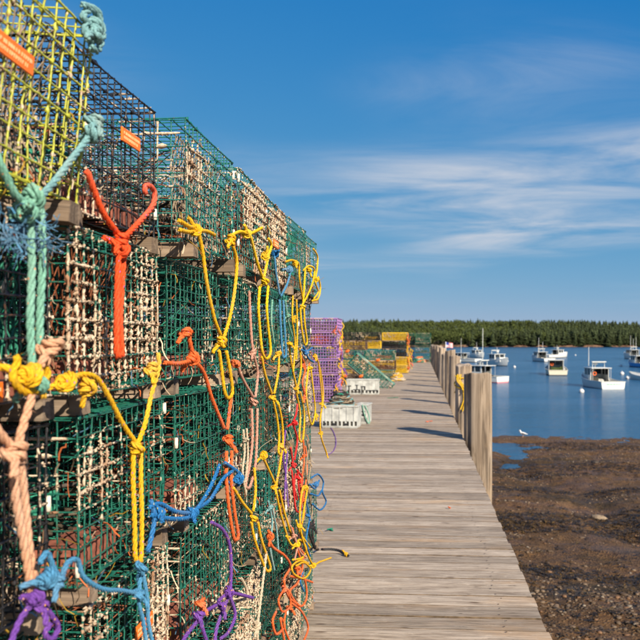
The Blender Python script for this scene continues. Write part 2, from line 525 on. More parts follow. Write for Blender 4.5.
for i in range(16):
    Yb = 5.6 + 3.7 * (i - 1)
    mb = MB(); mb.box(DECK_L + 0.05, 0.66, Yb - 0.14, Yb + 0.14, -0.66, -0.363)
    mb.build('cross_beam', M_BEAM, dock)
    for X_ in (-5.6, -2.6, 0.3):
        mb = MB(); mb.tube([(X_, Yb, -6.5), (X_ + 0.03, Yb, -3), (X_, Yb, -0.665)], [0.19, 0.18, 0.165], 12)
        mb.build('support_post', M_BEAM, dock, smooth=True)

# ------------------------------------------------------------------ mudflat
nr = np.random.RandomState(3)
_LAT = {}
def lattice(seed):
    if seed not in _LAT: _LAT[seed] = np.random.RandomState(seed).rand(256, 256)
    return _LAT[seed]
def vnoise2(x, y, seed, octaves=4, base=1.0):
    """smooth value noise on a lattice"""
    out = np.zeros_like(x, dtype=np.float64); amp = 1.0; tot = 0
    for o_ in range(octaves):
        g = lattice(seed + o_)
        fx, fy = x * base * 2 ** o_, y * base * 2 ** o_
        ix, iy = np.floor(fx).astype(int), np.floor(fy).astype(int)
        tx, ty = fx - ix, fy - iy
        tx, ty = tx * tx * (3 - 2 * tx), ty * ty * (3 - 2 * ty)
        a = g[ix % 256, iy % 256]; b = g[(ix + 1) % 256, iy % 256]
        c = g[ix % 256, (iy + 1) % 256]; d = g[(ix + 1) % 256, (iy + 1) % 256]
        out += amp * ((a * (1 - tx) + b * tx) * (1 - ty) + (c * (1 - tx) + d * tx) * ty)
        tot += amp; amp *= 0.5
    return out / tot
SHORE = 49.0
def mud_h(x, y):
    d = SHORE - y
    h = np.where(d > 0, 0.00115 * d * d + 0.004 * d, 0.05 * d)
    u = (vnoise2(x * 0.6, y, 11, 4, 0.30) - 0.5) * 0.72
    near = np.clip(d / 9 + 0.35, 0.0, 1.0)
    fine = (vnoise2(x, y, 40, 4, 1.7) - 0.5) * 0.17 * near
    ch = np.exp(-((x - (5.2 - 0.09 * (y - 30) + 0.7 * np.sin(y * 0.5))) / 0.9) ** 2) * 0.22   # shallow runnel
    return WATER + h + u * 0.55 * np.clip(d / 6 + 0.25, 0.12, 1) + fine - ch
xs = np.concatenate([np.linspace(-60, -8, 20), np.linspace(-7, 0.5, 24), np.linspace(0.6, 18, 230), np.linspace(19, 90, 40)])
ys = np.concatenate([np.linspace(-40, 8, 26), np.linspace(8.4, 54, 400), np.linspace(56, 90, 12)])
GX, GY = np.meshgrid(xs, ys)
GZ = mud_h(GX, GY)
V = np.stack([GX.ravel(), GY.ravel(), GZ.ravel()], 1)
nx, ny = len(xs), len(ys)
I, J = np.meshgrid(np.arange(nx - 1), np.arange(ny - 1))
a = (J * nx + I).ravel()
F = np.stack([a, a + 1, a + nx + 1, a + nx], 1)
t = NT('mud and gravel')
P = t.tc.outputs['Object']
n1 = t.noise(0.35, 5, 0.6, stretch=(0.55, 1.3, 1))
n2 = t.noise(9, 5, 0.65)
n3 = t.voro(16)
n4 = t.voro(16, out='Color')
c = t.mix(t.ramp(n2, 0.3, 0.7), (0.042, 0.020, 0.0065), (0.150, 0.078, 0.028))
sp4 = t.n.new('ShaderNodeSeparateColor'); t.l.new(n4, sp4.inputs[0])
peb = t.mix(sp4.outputs[0], (0.062, 0.031, 0.011), (0.25, 0.150, 0.070))
c = t.mix(t.ramp(n3, 0.10, 0.42, 0.85, 0.0), c, peb)
c = t.mix(t.ramp(n1, 0.47, 0.60, 0, 0.92), c, t.mix(t.ramp(n2, 0.35, 0.65), (0.015, 0.009, 0.003), (0.070, 0.040, 0.011)))
c = t.mix(t.ramp(t.noise(0.9, 4, 0.6), 0.56, 0.70, 0, 0.5), c, (0.175, 0.096, 0.040))
t.bump(t.math('ADD', t.math('MULTIPLY', n2, 0.5), t.math('MULTIPLY', t.ramp(n3, 0.0, 0.5, 1, 0), 0.6)), 0.9, 0.06)
M_MUD = t.done(c, t.ramp(t.noise(0.7, 4, 0.6), 0.35, 0.65, 0.48, 0.9), 0.3)
ground = ob('mudflat_ground', mesh_from('mudflat_ground', V, F, (M_MUD,), smooth=True))
tag(ground, None, None, kind='structure')

# ------------------------------------------------------------------ water
t = NT('harbour water')
w1 = t.noise(0.62, 5, 0.65, stretch=(0.45, 1.5, 1))
w2 = t.noise(3.4, 3, 0.6, stretch=(0.6, 1.4, 1))
w3 = t.noise(0.035, 4, 0.6, stretch=(0.35, 1.6, 1))
hgt = t.math('ADD', t.math('MULTIPLY', w1, 0.7), t.math('MULTIPLY', w2, 0.36))
calm = t.ramp(w3, 0.38, 0.64, 0.30, 1.0)
t.bump(t.math('MULTIPLY', hgt, calm), 1.0, 0.95)
t.b.inputs['IOR'].default_value = 1.33
M_WATER = t.done((0.018, 0.085, 0.175), 0.19, 0.5)
me = mesh_from('water', [(-4000, -60, WATER), (4000, -60, WATER), (4000, 6000, WATER), (-4000, 6000, WATER)], [(0, 1, 2, 3)], (M_WATER,))
tag(ob('water', me), None, None, kind='structure')

# ------------------------------------------------------------------ far shore, rocks and forest
def shore_y(x):
    return 742 + 26 * np.sin(x * 0.008 + 0.6) + 12 * np.sin(x * 0.023 + 2) - 0.02 * x
def land_h(x, dy):
    hill = 15.0 + 3.5 * np.sin(x * 0.006 + 1.2) - 0.006 * x
    base = 2.6 * np.clip(dy / 5, 0, 1) + (hill - 2.6) * np.clip((dy - 6) / 130, 0, 1)
    return WATER - 0.6 + base + (vnoise2(x, dy, 90, 4, 0.13) - 0.5) * 3.0 * np.clip(dy / 4, 0.2, 1)
us = np.linspace(-900, 1000, 560)
vs = np.concatenate([np.linspace(-6, 10, 14), np.linspace(12, 60, 10), np.linspace(70, 420, 10)])
UX, VY = np.meshgrid(us, vs)
Z = land_h(UX, VY)
Z[0, :] = WATER - 2
V = np.stack([UX.ravel(), (shore_y(UX) + VY).ravel(), Z.ravel()], 1)
nx, ny = len(us), len(vs)
I, J = np.meshgrid(np.arange(nx - 1), np.arange(ny - 1))
a = (J * nx + I).ravel()
F = np.stack([a, a + 1, a + nx + 1, a + nx], 1)
t = NT('far shore rock and turf')
geo = t.n.new('ShaderNodeNewGeometry')
sp = t.n.new('ShaderNodeSeparateXYZ'); t.l.new(geo.outputs['Position'], sp.inputs[0])
n = t.noise(0.25, 5, 0.65)
rock = t.mix(t.ramp(n, 0.3, 0.7), (0.070, 0.034, 0.022), (0.22, 0.13, 0.085))
zz = t.math('ADD', sp.outputs[2], t.math('MULTIPLY', n, 2.2))
c = t.mix(t.ramp(zz, WATER + 1.2, WATER + 1.9), (0.045, 0.028, 0.018), rock)
c = t.mix(t.ramp(zz, WATER + 3.0, WATER + 3.8), c, (0.045, 0.06, 0.02))
M_SHORE = t.done(c, 0.9, 0.2)
far = ob('far_shore', mesh_from('far_shore', V, F, (M_SHORE,), smooth=False))
tag(far, None, None, kind='structure')

def spruce(q):
    """pointed evergreen as drooping ragged boughs, unit height"""
    V = []; nt = 13
    for i in range(nt):
        f = i / (nt - 1)
        z = 0.10 + 0.86 * f
        rad = (0.205 * (1 - f) ** 0.85 + 0.012) * q.uniform(0.75, 1.2)
        nb = 8 if f < 0.6 else 5
        a0 = q.uniform(0, 6.28)
        for b in range(nb):
            a = a0 + 6.283 * b / nb + q.uniform(-0.3, 0.3)
            rr = rad * q.uniform(0.6, 1.2)
            w = 0.45 * rr + 0.012
            ca, sa = math.cos(a), math.sin(a)
            zt = z - 0.045 * q.uniform(0.3, 1.6)
            V += [(0, 0, z + 0.05), (rr * ca - w * sa, rr * sa + w * ca, zt), (rr * ca + w * sa, rr * sa - w * ca, zt)]
    # trunk
    for s_ in (0, 1):
        d = 0.012
        V += [(-d if s_ else 0, 0 if s_ else -d, 0), (d if s_ else 0, 0 if s_ else d, 0), (0, 0, 1.0)]
    return np.array(V)
def hardwood(q):
    V = []
    lobes = [(q.uniform(-0.16, 0.16), q.uniform(-0.16, 0.16), q.uniform(0.40, 0.82), q.uniform(0.10, 0.20)) for _ in range(9)]
    for (lx, ly, lz, lr) in lobes:
        for _ in range(17):
            d = Vector((q.gauss(0, 1), q.gauss(0, 1), q.gauss(0, 1))).normalized() * lr * q.uniform(0.55, 1.05)
            c_ = Vector((lx, ly, lz)) + d
            e1 = Vector((q.gauss(0, 1), q.gauss(0, 1), q.gauss(0, 1))).normalized() * 0.05
            e2 = Vector((q.gauss(0, 1), q.gauss(0, 1), q.gauss(0, 1))).normalized() * 0.05
            V += [c_ + e1, c_ + e2, c_ - e1 * 0.6 - e2 * 0.6]
    for s_ in (0, 1):
        d = 0.014
        V += [(-d if s_ else 0, 0 if s_ else -d, 0), (d if s_ else 0, 0 if s_ else d, 0), (0, 0, 0.8)]
    return np.array([tuple(v) for v in V])
q = random.Random(17)
SP = [spruce(q) for _ in range(10)]; HW = [hardwood(q) for _ in range(8)]
Vs, Cs = [], []
def put_tree(T, x, y, z, h, w, col, trunk):
    a = q.uniform(0, 6.28); ca, sa = math.cos(a), math.sin(a)
    P_ = T.copy()
    X_ = (P_[:, 0] * ca - P_[:, 1] * sa) * h * w + x
    Y_ = (P_[:, 0] * sa + P_[:, 1] * ca) * h * w + y
    Z_ = P_[:, 2] * h + z
    Vs.append(np.stack([X_, Y_, Z_], 1))
    cc = np.tile(np.array([*col, 1.0]), (len(P_), 1))
    jit = np.repeat(nr.uniform(0.72, 1.28, len(P_) // 3), 3)
    cc[:, :3] *= jit[:, None]
    cc[-6:, :3] = trunk
    Cs.append(cc)
rows = [(5, 480), (9, 560), (14, 560), (20, 540), (28, 520), (38, 480), (50, 440), (64, 420), (82, 480), (105, 520), (130, 560), (150, 600), (172, 640)]
for dy0, cnt in rows:
    for _ in range(cnt):
        x = q.uniform(-620, 720)
        dy = dy0 + q.uniform(-4, 5)
        yy = float(shore_y(np.array(x))) + dy
        zz_ = float(land_h(np.array([x]), np.array([dy]))[0]) - 0.3
        if dy0 < 8 and q.random() < 0.35: continue
        grove = 0.25 + math.sin(x * 0.019 + 0.8) + 0.6 * math.sin(x * 0.051 + dy * 0.05) - x * 0.0028
        if q.gauss(0, 0.55) + grove * 0.7 > 0.45 - (0.2 if dy0 > 30 else 0) - (0.55 if dy0 > 120 else 0):
            g_ = q.uniform(0.8, 1.25)
            put_tree(q.choice(HW), x, yy, zz_, q.uniform(11, 15.5), q.uniform(0.85, 1.25), (0.070 * g_, 0.088 * g_, 0.024 * g_), (0.12, 0.10, 0.08))
        else:
            g_ = q.uniform(0.7, 1.35)
            put_tree(q.choice(SP), x, yy, zz_, (q.uniform(11.5, 17.0) if dy0 < 90 else q.uniform(13.5, 16.0)), q.uniform(1.05, 1.6), (0.044 * g_, 0.058 * g_, 0.024 * g_), (0.10, 0.085, 0.07))
V = np.concatenate(Vs); C4 = np.concatenate(Cs)
F = np.arange(len(V)).reshape(-1, 3)
t = NT('forest foliage')
c = t.attr('tint', 'Color')
M_FOREST = t.done(c, 0.8, 0.15)
fo = ob('forest', mesh_from('forest', V, F, (M_FOREST,), {'tint': ('FLOAT_COLOR', C4)}))
tag(fo, 'dark spruce and mixed forest covering the far shore', 'forest', kind='stuff')
# ================================================================== LOBSTER TRAPS
TL, TW, TH, RUN = 1.20, 0.530, 0.335, 0.044
MESHSTEP = 0.0383
def wires(lines, r0, seg, level, seed, lump=1.0, blobs=0):
    """thin square tubes along each line, swollen by dried growth"""
    g = np.random.RandomState(seed)
    ph = g.uniform(0, 6.28, 12); fr = g.uniform(4, 11, 12)
    Vs, Fs, Cs, base = [], [], [], 0
    for (p0, p1) in lines:
        p0 = np.array(p0, float); p1 = np.array(p1, float)
        d = p1 - p0; L = np.linalg.norm(d); d /= L
        n = max(2, int(round(L / seg)) + 1)
        s_ = np.linspace(0, 1, n)[:, None]
        P_ = p0 + (p1 - p0) * s_
        ax = np.array([0, 0, 1.0]) if abs(d[2]) < 0.7 else np.array([1.0, 0, 0])
        u = np.cross(d, ax); u /= np.linalg.norm(u); w = np.cross(d, u)
        bow = g.normal(0, 0.0005, (n, 1)) * u + g.normal(0, 0.0005, (n, 1)) * w
        bow += np.sin(s_ * math.pi) * (g.normal(0, 0.0026) * u + g.normal(0, 0.0026) * w)
        P_ = P_ + bow
        c_ = (np.sin(P_[:, 0] * fr[0] + ph[0]) * np.sin(P_[:, 1] * fr[1] + ph[1] + 2 * P_[:, 2]) + np.sin(P_[:, 1] * fr[2] * 1.7 + ph[2]) * np.sin(P_[:, 2] * fr[3] * 1.6 + ph[3]) + 0.7 * np.sin(P_[:, 0] * fr[4] * 3 + P_[:, 2] * fr[5] * 2 + ph[4])) / 2.7
        c_ = c_ * 0.62 + 0.5 + g.normal(0, 0.13, n) + g.normal(0, 0.07)
        cr = np.clip((c_ - (1 - level)) * 2.4, 0, 1)
        rad = r0 * g.uniform(0.92, 1.1) + cr * (0.0005 + 0.0026 * g.rand(n) ** 1.6) * lump
        rad = np.where(g.rand(n) < 0.035 * level, rad + 0.004, rad)
        ring = []
        for k in range(4):
            a_ = math.pi / 4 + k * math.pi / 2
            rk = r0 + (rad - r0) * g.uniform(0.25, 1.75, n)
            ring.append(P_ + d * ((rad - r0) * g.uniform(-0.9, 0.9, n))[:, None] + rk[:, None] * (math.cos(a_) * u + math.sin(a_) * w))
        Vs.append(np.stack(ring, 1).reshape(-1, 3))
        Cs.append(np.repeat(cr, 4))
        i_ = np.arange(n - 1)[:, None] * 4; k_ = np.arange(4)[None]
        k2 = (k_ + 1) % 4
        Fs.append(np.stack([i_ + k_, i_ + k2, i_ + 4 + k2, i_ + 4 + k_], 2).reshape(-1, 4) + base)
        base += n * 4
        # popcorn clumps of dried growth sitting on the wire
        if blobs:
            rep_ = np.repeat(np.arange(n), blobs)
            pk = rep_[g.rand(len(rep_)) < np.clip(cr[rep_] * 1.15 - 0.22, 0, 0.92)]
            m_ = len(pk)
            if m_:
                cen = P_[pk] + g.normal(0, 1, (m_, 3)) * 0.0024
                rb = g.uniform(0.0013, 0.0044, m_) * lump
                octa = np.array([[1, 0, 0], [-1, 0, 0], [0, 1, 0], [0, -1, 0], [0, 0, 1], [0, 0, -1]], float)
                bv = cen[:, None] + octa[None] * rb[:, None, None] * g.uniform(0.7, 1.3, (m_, 6, 1)) + g.normal(0, 0.0004, (m_, 6, 3))
                Vs.append(bv.reshape(-1, 3)); Cs.append(np.ones(m_ * 6))
                of = np.array([[0, 2, 4, 4], [2, 1, 4, 4], [1, 3, 4, 4], [3, 0, 4, 4], [2, 0, 5, 5], [1, 2, 5, 5], [3, 1, 5, 5], [0, 3, 5, 5]])
                # two triangles of each corner pair kept as quads over the six points
                of = np.array([[0, 2, 1, 4], [0, 4, 1, 3], [0, 3, 1, 5], [0, 5, 1, 2]])
                Fs.append((of[None] + base + 6 * np.arange(m_)[:, None, None]).reshape(-1, 4))
                base += m_ * 6
    return np.concatenate(Vs), np.concatenate(Fs), np.concatenate(Cs)
def panel(o_, u, v, lu, lv, r0, seg, level, seed, step=MESHSTEP, lump=1.0, blobs=0):
    """rectangular welded panel: wires along u laid just over wires along v"""
    o_, u, v = Vector(o_), Vector(u), Vector(v)
    n_ = u.cross(v).normalized() * r0 * 0.8
    lines = []
    nu, nv = max(1, round(lu / step)), max(1, round(lv / step))
    for i in range(nu + 1):
        a_ = o_ + u * (lu * i / nu); lines.append((a_ - n_, a_ + v * lv - n_))
    for j in range(nv + 1):
        a_ = o_ + v * (lv * j / nv); lines.append((a_ + n_, a_ + u * lu + n_))
    V, F, C = wires(lines, r0, seg, level, seed, lump, blobs)
    return mesh_from('wire_panel', V, F, (), {'crust': ('FLOAT', C)})
def trap_panels(level, seed, r0=0.0019, fine=0.0085, coarse=0.036, step=MESHSTEP, lump=1.0):
    z0 = RUN; hx, hy = TL / 2, TW / 2
    e = 0.003
    return {
        'end_panel': [panel((hx, -hy, z0), (0, 1, 0), (0, 0, 1), TW, TH, r0, fine, level, seed, step, lump, 2 if fine < 0.02 else 0),
                      panel((-hx, -hy, z0), (0, 1, 0), (0, 0, 1), TW, TH, r0, coarse, level, seed + 1, step, lump)],
        'side_panel': [panel((-hx + e, -hy + e, z0 + e), (1, 0, 0), (0, 0, 1), TL - 2 * e, TH - 2 * e, r0, coarse * 0.6, level * 0.85, seed + 2, step, lump, 2 if fine < 0.02 else 0),
                       panel((-hx + e, hy - e, z0 + e), (1, 0, 0), (0, 0, 1), TL - 2 * e, TH - 2 * e, r0, coarse, level * 0.6, seed + 3, step, lump)],
        'top_panel': [panel((-hx, -hy, z0 + TH), (1, 0, 0), (0, 1, 0), TL, TW, r0, coarse * 0.7, level * 0.75, seed + 4, step, lump, 1 if fine < 0.02 else 0)],
        'bottom_panel': [panel((-hx, -hy, z0), (1, 0, 0), (0, 1, 0), TL, TW, r0, coarse, level * 0.6, seed + 5, step, lump)],
        'partition': [panel((0.08, -hy + 0.01, z0 + 0.01), (0, 1, 0), (0, 0, 1), TW - 0.02, TH - 0.02, r0, coarse, level * 0.6, seed + 6, step, lump)],
    }
LEVELS = {'clean': 0.20, 'light': 0.29, 'patchy': 0.41, 'heavy': 0.67}
VAR = {(k_, s_): trap_panels(lv, 100 + 17 * s_ + int(lv * 100), lump=(1.0 if k_ != 'heavy' else 1.3), fine=(0.0085 if k_ in ('clean', 'light') else 0.0062)) for k_, lv in LEVELS.items() for s_ in (0, 1)}
FARVAR = [trap_panels(0.35, 900 + i, r0=0.0100, fine=0.07, coarse=0.09, step=0.0766) for i in range(2)]

def net_head(seed):
    """knitted funnel from the mouth of the trap to a ring inside"""
    q_ = random.Random(seed); mb = MB()
    n, m = 14, 7
    def pt(i, j):
        f = j / m; a_ = 2 * math.pi * (i + 0.5 * (j % 2)) / n
        ry = 0.235 * (1 - f) + 0.075 * f; rz = 0.135 * (1 - f) + 0.06 * f
        sag = -0.03 * math.sin(f * 3.14)
        return (0.50 - 0.36 * f, ry * math.cos(a_), RUN + 0.17 + rz * math.sin(a_) + sag + q_.uniform(-.006, .006))
    P_ = [[pt(i, j) for i in range(n)] for j in range(m + 1)]
    for j in range(m):
        for i in range(n):
            i2 = (i + (1 if j % 2 else -1)) % n
            mb.tube([P_[j][i], P_[j + 1][i]], 0.0017, 3, False)
            mb.tube([P_[j][i], P_[j + 1][i2]], 0.0017, 3, False)
    mb.tube(P_[m] + [P_[m][0]], 0.005, 5, False)
    return mb.mesh('net_head')
NETS = [net_head(i) for i in range(3)]
def knit_panel(seed):
    """sagging knitted twine panel just inside the end of a trap"""
    q_ = random.Random(seed); mb = MB(); ny, nz = 22, 12
    ph = q_.uniform(0, 6.28)
    def pt(i, j):
        y_ = (i + 0.5 * (j % 2)) / ny - 0.5; z_ = j / nz
        return (TL / 2 - 0.035 - 0.05 * math.sin(z_ * 3.14) * (0.6 + 0.4 * math.sin(y_ * 7 + ph)), y_ * (TW - 0.05), RUN + 0.02 + z_ * (TH - 0.05) - 0.018 * math.cos(y_ * 5 + ph) * math.sin(z_ * 3.14) + q_.uniform(-.003, .003))
    P_ = [[pt(i, j) for i in range(ny + 1)] for j in range(nz + 1)]
    for j in range(nz):
        for i in range(ny):
            i2 = i + (1 if j % 2 else -1)
            if q_.random() < 0.96: mb.tube([P_[j][i], P_[j + 1][i]], 0.0016, 3, False)
            if 0 <= i2 <= ny and q_.random() < 0.96: mb.tube([P_[j][i], P_[j + 1][i2]], 0.0016, 3, False)
    return mb.mesh('knit_panel')
KNITS = [knit_panel(i) for i in range(2)]
def catmull(P_, step):
    P_ = [Vector(p) for p in P_]
    if len(P_) < 3:
        P_ = [P_[0], (P_[0] + P_[1]) / 2, P_[1]]
    Q = [P_[0] * 2 - P_[1]] + P_ + [P_[-1] * 2 - P_[-2]]
    out = []
    for i in range(1, len(Q) - 2):
        a_, b_, c_, d_ = Q[i - 1:i + 3]
        n = max(2, int((c_ - b_).length / (step * 0.5)))
        for k_ in range(n):
            t_ = k_ / n
            out.append(0.5 * ((2 * b_) + (c_ - a_) * t_ + (2 * a_ - 5 * b_ + 4 * c_ - d_) * t_ ** 2 + (3 * b_ - a_ - 3 * c_ + d_) * t_ ** 3))
    out.append(Q[-2])
    # even spacing
    res = [out[0]]; acc = 0.0
    for p, n_ in zip(out, out[1:]):
        d_ = (n_ - p).length
        while acc + d_ >= step:
            f = (step - acc) / d_
            p = p.lerp(n_, f); res.append(p); d_ = (n_ - p).length; acc = 0.0
        acc += d_
    if (res[-1] - out[-1]).length > step * 0.3: res.append(out[-1])
    return res
def tangle(seed, n=34, r=0.0052):
    q_ = random.Random(seed)
    pts = []
    for i in range(n):
        a_ = i * 1.9 + q_.uniform(-.5, .5)
        rx, ry = q_.uniform(0.12, 0.42), q_.uniform(0.06, 0.20)
        pts.append((0.12 + rx * math.cos(a_), ry * math.sin(a_), RUN + 0.02 + q_.uniform(0, 0.20) * (0.4 + 0.6 * q_.random())))
    mb = MB(); mb.tube(catmull(pts, 0.028), r, 5)
    return mb.mesh('coiled_warp', smooth=True)
TANGLES = [tangle(i, 30 + 6 * i) for i in range(4)]
mb = MB(); mb.box(-0.045, 0.045, -0.10, 0.10, 0, 0.058, 0.004); BRICK = mb.mesh('brick', M_BRICK)
def runner_mesh(seed):
    q_ = random.Random(seed); V = []; n = 12
    for i in range(n + 1):
        x = -TL / 2 - 0.015 + (TL + 0.03) * i / n
        e = [q_.uniform(-0.002, 0.002) for _ in range(4)]
        for (yy, zz), d_ in zip(((-0.024, 0.0), (0.024, 0.0), (0.022, RUN - 0.003), (-0.022, RUN - 0.003)), e):
            V.append((x, yy + d_, zz + d_ * 0.5 + (0.0005 if zz == 0 else 0)))
    F = [(i * 4 + k_, (i + 1) * 4 + k_, (i + 1) * 4 + (k_ + 1) % 4, i * 4 + (k_ + 1) % 4) for i in range(n) for k_ in range(4)]
    F += [(0, 1, 2, 3), (n * 4 + 3, n * 4 + 2, n * 4 + 1, n * 4)]
    return mesh_from('runner', V, F, (M_RUNNER,))
RUNNERS = [runner_mesh(i) for i in range(3)]
mb = MB(); mb.lathe([(0.0035, -0.015), (0.0052, -0.0135), (0.0057, 0.0), (0.0050, 0.0135), (0.0035, 0.015)], 7); SLEEVE = mb.mesh('corner_sleeve', M_SLEEVE, True)
mb = MB()
mb.box(-0.0022, 0.0022, -0.058, 0.058, -0.0165, 0.0165, 0.001)
TAGM = mb.mesh('tag', M_TAG)
mb = MB(); q_ = random.Random(4)
for row in (-0.0065, 0.0045):
    yy = -0.048
    while yy < 0.044:
        w_ = q_.uniform(0.003, 0.006)
        mb.box(0.0022, 0.0031, yy, yy + w_ * 0.45, row - 0.003, row + 0.0035)
        if q_.random() < 0.7: mb.box(0.0022, 0.0031, yy + w_ * 0.45, yy + w_, row + q_.choice((-0.003, 0.0, 0.002)), row + q_.choice((0.0030, 0.0035)))
        yy += w_ + q_.choice((0.002, 0.002, 0.006))
TAGTXT = mb.mesh('stamped_lettering', M_TAGTEXT)
mb = MB()
for (a_, b_, c_, d_) in ((-0.075, 0.075, -0.05, -0.034), (-0.075, 0.075, 0.034, 0.05), (-0.075, -0.058, -0.034, 0.034), (0.058, 0.075, -0.034, 0.034), (-0.008, 0.008, -0.034, 0.034)):
    mb.box(-0.004, 0.004, a_, b_, c_, d_, 0.0015)
VENT = mb.mesh('escape_vent', M_VENT)
mb = MB(); mb.lathe([(0.005, 0.0), (0.035, 0.012), (0.048, 0.06), (0.042, 0.11), (0.018, 0.15), (0.006, 0.17)], 9); BAITM = mb.mesh('bait_bag', M_BAIT, True)

def make_trap(loc, rot, colour, state, seed, label, group, contents='rope', tagpos=None, vent=None, nbricks=3, far=False, scale=1.0, warp=None, rich=False, knit=False):
    q_ = random.Random(seed)
    root = empty('lobster_trap', loc, rot)
    root.scale = (scale,) * 3
    tag(root, label, 'lobster trap', group)
    src = FARVAR[seed % 2] if far else VAR[state, seed % 2]
    wm = WIRE[colour]
    for nm, lst in src.items():
        for me_ in lst:
            if far and nm == 'partition': continue
            ob(nm, me_, root, wm)
    for s_ in (-1, 1):
        ob('runner', q_.choice(RUNNERS), root, None, (0, s_ * (TW / 2 - 0.04), 0))
    if far:
        if q_.random() < 0.95:
            ob('coiled_warp', q_.choice(TANGLES), root, ROPE[warp or q_.choice(('rust', 'tan', 'orange', 'green', 'dark'))])
        return root
    ob('net_head', q_.choice(NETS), root, ROPE[q_.choice(('dark', 'green', 'rust', 'tan'))])
    if knit: ob('knit_panel', q_.choice(KNITS), root, ROPE[q_.choice(('tan', 'green', 'rust', 'tan', 'dark'))])
    if contents != 'none':
        ob('coiled_warp', q_.choice(TANGLES), root, ROPE[warp or q_.choice(('dark', 'dark', 'rust', 'black', 'dark'))])
    if rich:
        for _ in range(2): ob('coiled_warp', q_.choice(TANGLES), root, ROPE[q_.choice(('rust', 'tan', 'dark', 'dark', 'pink'))], (q_.uniform(-.05, .05), 0, q_.uniform(0, 0.07)), (0, 0, math.pi * q_.randrange(2)))
    for b in range(nbricks):
        ob('brick', BRICK, root, None, (TL / 2 - 0.06 - 0.10 * (b // 2) - 0.01 * q_.random(), (-0.12 + 0.235 * (b % 2)) + q_.uniform(-0.012, 0.012), RUN + 0.004), (0, 0, q_.uniform(-0.1, 0.1)))
    if q_.random() < 0.6: ob('bait_bag', BAITM, root, ROPE[q_.choice(('green', 'orange', 'blue', 'green'))] if False else None, (0.3 + q_.uniform(-.1, .1), q_.uniform(-.1, .1), RUN + 0.03))
    for s_ in (-1, 1):
        for f in (0.18, 0.52, 0.86):
            if q_.random() < 0.16:
                ob('corner_sleeve', SLEEVE, root, None, (TL / 2 + 0.001, s_ * TW / 2, RUN + TH * (f + q_.uniform(-0.1, 0.1))))
    if q_.random() < 0.2:
        ob('corner_sleeve', SLEEVE, root, None, (TL / 2 - q_.uniform(0.05, 0.2), -TW / 2, RUN + TH * q_.uniform(0.3, 0.8)))
    if tagpos is not None:
        t_ = ob('tag', TAGM, root, None, (TL / 2 + 0.0085, tagpos[0], tagpos[1]), (0, 0, 0))
        ob('stamped_lettering', TAGTXT, t_)
    if vent is not None:
        ob('escape_vent', VENT, root, None, (TL / 2 - 0.010, vent[0], vent[1]))
    return root

ORD = ['first', 'second', 'third', 'fourth', 'fifth', 'sixth', 'seventh', 'eighth']
LAY = ['on the deck at the foot', 'second layer up', 'third layer up', 'fourth layer up', 'fifth layer up', 'at the top']
# stacks: (near edge Y); traps lie end-on to the walkway
COLS = [0.905, 1.468, 2.075, 2.640, 3.190, 3.745, 4.295]
LH = TH + RUN + 0.0025
COLOUR = {}
ql = random.Random(77)
for c_ in range(8):
    for l_ in range(6):
        COLOUR[c_, l_] = (ql.choice(('green', 'green', 'teal', 'green', 'dark green')), ql.choice(('clean', 'light', 'light', 'patchy', 'heavy')))
COLOUR.update({(0, 5): ('yellow', 'patchy'), (0, 4): ('black', 'patchy'), (0, 3): ('black', 'patchy'), (0, 2): ('dark green', 'light'), (0, 1): ('dark green', 'light'), (0, 0): ('dark green', 'patchy'),
    (1, 5): ('black', 'light'), (1, 4): ('green', 'heavy'), (1, 3): ('green', 'patchy'), (1, 2): ('green', 'heavy'), (1, 1): ('green', 'patchy'), (1, 0): ('green', 'light'),
    (2, 5): ('teal', 'patchy'), (2, 4): ('green', 'light'), (2, 3): ('green', 'light'), (2, 2): ('green', 'patchy'), (2, 1): ('green', 'heavy'),
    (3, 5): ('teal', 'heavy'), (3, 4): ('green', 'patchy'), (3, 3): ('green', 'light'), (4, 5): ('green', 'heavy'), (4, 4): ('teal', 'light'), (5, 5): ('teal', 'clean'), (6, 5): ('teal', 'patchy')})
FACE = {}
STATE_W = {'clean': 'clean', 'light': 'lightly weathered', 'patchy': 'patchily encrusted', 'heavy': 'heavily encrusted'}
